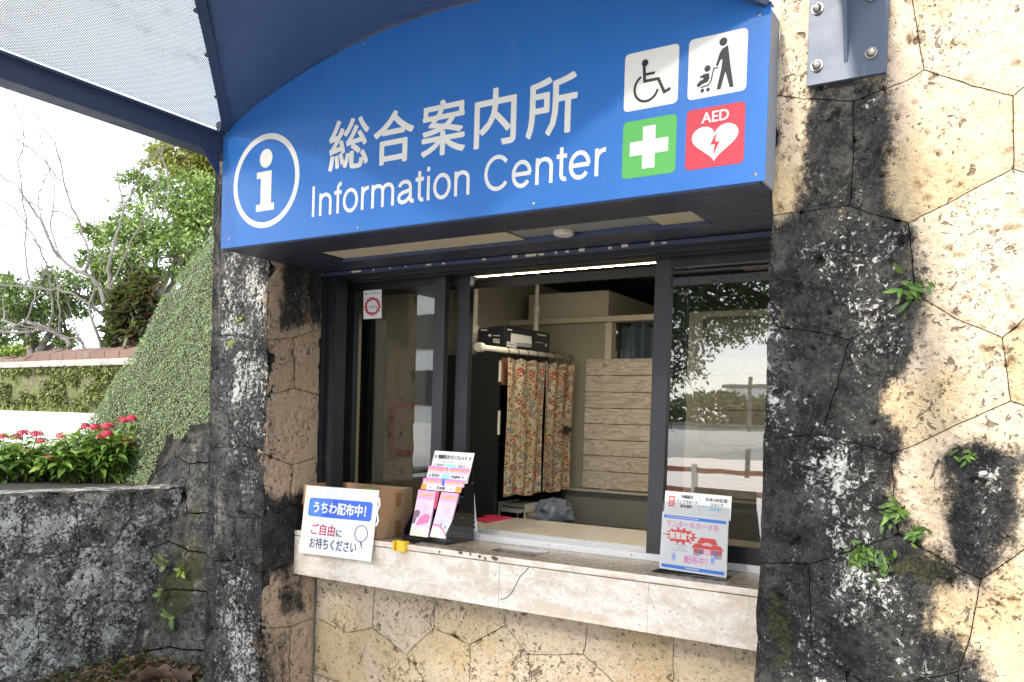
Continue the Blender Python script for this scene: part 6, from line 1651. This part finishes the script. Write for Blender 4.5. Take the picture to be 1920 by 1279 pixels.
# ============================================================ BEHIND THE VIEWER (seen mirrored in the panes)
G0 = np.array([-.8, 2.49, 0])
def refl(az, d, z): return np.array([G0[0]-d*math.sin(rad(az)), G0[1]-d*math.cos(rad(az)), z])
rng = np.random.RandomState(77)
te_ = empty('shade_tree', refl(31, 9, 0), 'big dark spreading tree mirrored in the top of right pane', 'tree')
P_, Nn = [], []; mb = MB(); tb = refl(31, 9, 0)
mb.tube([tb, tb+np.array([.2, 0, 1.6]), tb+np.array([.5, .1, 3.0])], [.3, .24, .2], 12)
for (az, d, z, r_, rz) in [(22,9,4.3,1.6,.9),(17,9,4.0,1.5,.75),(27,9,4.2,1.7,1.1),(12,9.3,4.4,1.4,.8),(20,8.6,5.4,1.9,.9),(14,8.8,5.3,1.8,.9),(19,9.2,3.35,1.0,.28),(23.5,9,3.0,.8,.5),(8,9.5,5.0,1.2,.8),(24.5,9,2.2,.45,.7),(21,9,3.0,.9,.5),(17.5,9.1,3.05,.6,.35),(14,9.2,3.2,.8,.35),(23,9,2.5,.5,.5),(11,9.4,3.3,.8,.5)]:
    c = refl(az, d, z); mb.tube([tb+np.array([.5, .1, 2.8]), (tb+c)/2+np.array([0, 0, 2.2]), c], [.12, .08, .03], 7, False)
    m_ = int(6000*r_*rz/1.4); ncl = 60; cl = unit(rng.normal(size=(ncl, 3)))*rng.uniform(.3, 1, (ncl, 1)); q = cl[rng.randint(0, ncl, m_)]+rng.normal(size=(m_, 3))*.12
    P_.append(c+q*np.array([r_, r_, rz])); Nn.append(unit(q+rng.normal(size=(m_, 3))*.7))
P_ = np.concatenate(P_); Nn = np.concatenate(Nn); m_ = len(P_)
leaves(P_, Nn, rng.uniform(.05, .09, m_), rng.uniform(.025, .045, m_), palette(m_, [(.03,.06,.015),(.05,.09,.02),(.08,.14,.03)], [3,3,1]), M_LEAF, 'crown', te_)
mb.build('trunk', M_BARK, te_)
up_ = empty('utility_pole', refl(16.6, 26, 0), 'grey utility pole mirrored in the right pane', 'pole')
MB().tube([refl(16.6, 26, 0), refl(16.6, 26, 3.3)], [.085, .06], 12).build('post', M_GREYP, up_)
MB().box(*[v for k in range(2) for v in (refl(16.6,26,0)[k]-(.7,.06)[k], refl(16.6,26,0)[k]+(.7,.06)[k])], 2.9, 2.96).build('crossarm', M_GREYP, up_)
b1 = refl(18, 45, 0)
lw = empty('low_building', b1, 'long low white building mirrored in the right pane', 'building')
MB().box(b1[0]-14, b1[0]+16, b1[1]-6, b1[1], 0, 1.75).build('wall', M_WHITE, lw); MB().box(b1[0]-14.3, b1[0]+16.3, b1[1]-6.3, b1[1]+.3, 1.751, 1.9).build('roof', M_GREYP, lw)
for k in range(9): MB().box(b1[0]-13+k*3.1, b1[0]-11.6+k*3.1, b1[1]+.002, b1[1]+.04, .8, 1.4).build('window', M_FRAMEL, lw)
b2 = np.array([-16.5, -14.5, 1.2])
wb = empty('white_building', b2, 'tall white building mirrored as a bright strip in left pane', 'building')
MB().box(b2[0]-9, b2[0]+2.3, b2[1]-8, b2[1], 1.2, 8.2).build('wall', M_WHITE, wb)
for i in range(5):
    for j in range(4): MB().box(b2[0]-7.6+i*2, b2[0]-6.3+i*2, b2[1]+.002, b2[1]+.05, 2.0+j*1.6, 3.0+j*1.6).build('window', M_FRAMEL, wb)
bf_ = refl(17.5, 12, 0)
sf = empty('barrier_fence', bf_, 'low orange railing mirrored near the bottom of the right pane', 'fence')
for z in (.45, .8): MB().box(bf_[0]-2.2, bf_[0]+2.2, bf_[1]-.03, bf_[1]+.03, z, z+.09).build('rail', plain('orange_paint_%d' % int(z*100), (.50,.16,.08), .5), sf)
for k in range(4): MB().box(bf_[0]-2.1+k*1.38, bf_[0]-2.02+k*1.38, bf_[1]-.04, bf_[1]+.04, 0, .95).build('post', M_WHITE, sf)

rng = np.random.RandomState(99)
for k, az in enumerate((10, 14, 19, 25)):
    c0 = refl(az, 58+3*k, 0); e = empty('distant_tree', c0, ['rounded distant tree mirrored at the right edge of the right pane', 'distant tree mirrored just left of the pole in the right pane', 'wide distant tree mirrored at the middle of the right pane', 'distant tree mirrored at the left edge of the right pane'][k], 'tree', 'distant trees mirrored in the right pane')
    m_ = 2500; q = unit(rng.normal(size=(m_, 3)))*rng.uniform(.5, 1, (m_, 1)); P_ = c0+np.array([0, 0, 2.6])+q*np.array([4.5, 2, 1.3+.25*k])
    leaves(P_, unit(q+rng.normal(size=(m_, 3))*.6), .45, .25, palette(m_, [(.06,.10,.03),(.09,.13,.04)], [1,1]), M_LEAF, 'crown', e)
    MB().tube([c0, c0+np.array([0, 0, 2.4])], [.25, .15], 8).build('trunk', M_BARK, e)
b3 = refl(13.5, 80, 0); ob = empty('office_building', b3, 'pale distant office block mirrored behind the pole in the right pane', 'building')
MB().box(b3[0]-7, b3[0]+7, b3[1]-6, b3[1], 0, 5.6).build('wall', M_WHITE, ob); MB().box(b3[0]-7.3, b3[0]+7.3, b3[1]-6.3, b3[1]+.3, 5.601, 5.9).build('roof', M_GREYP, ob)
for i in range(6):
    for j in range(2): MB().box(b3[0]-6.2+i*2.15, b3[0]-4.9+i*2.15, b3[1]+.002, b3[1]+.05, 1.6+j*2, 2.7+j*2).build('window', M_FRAMEL, ob)
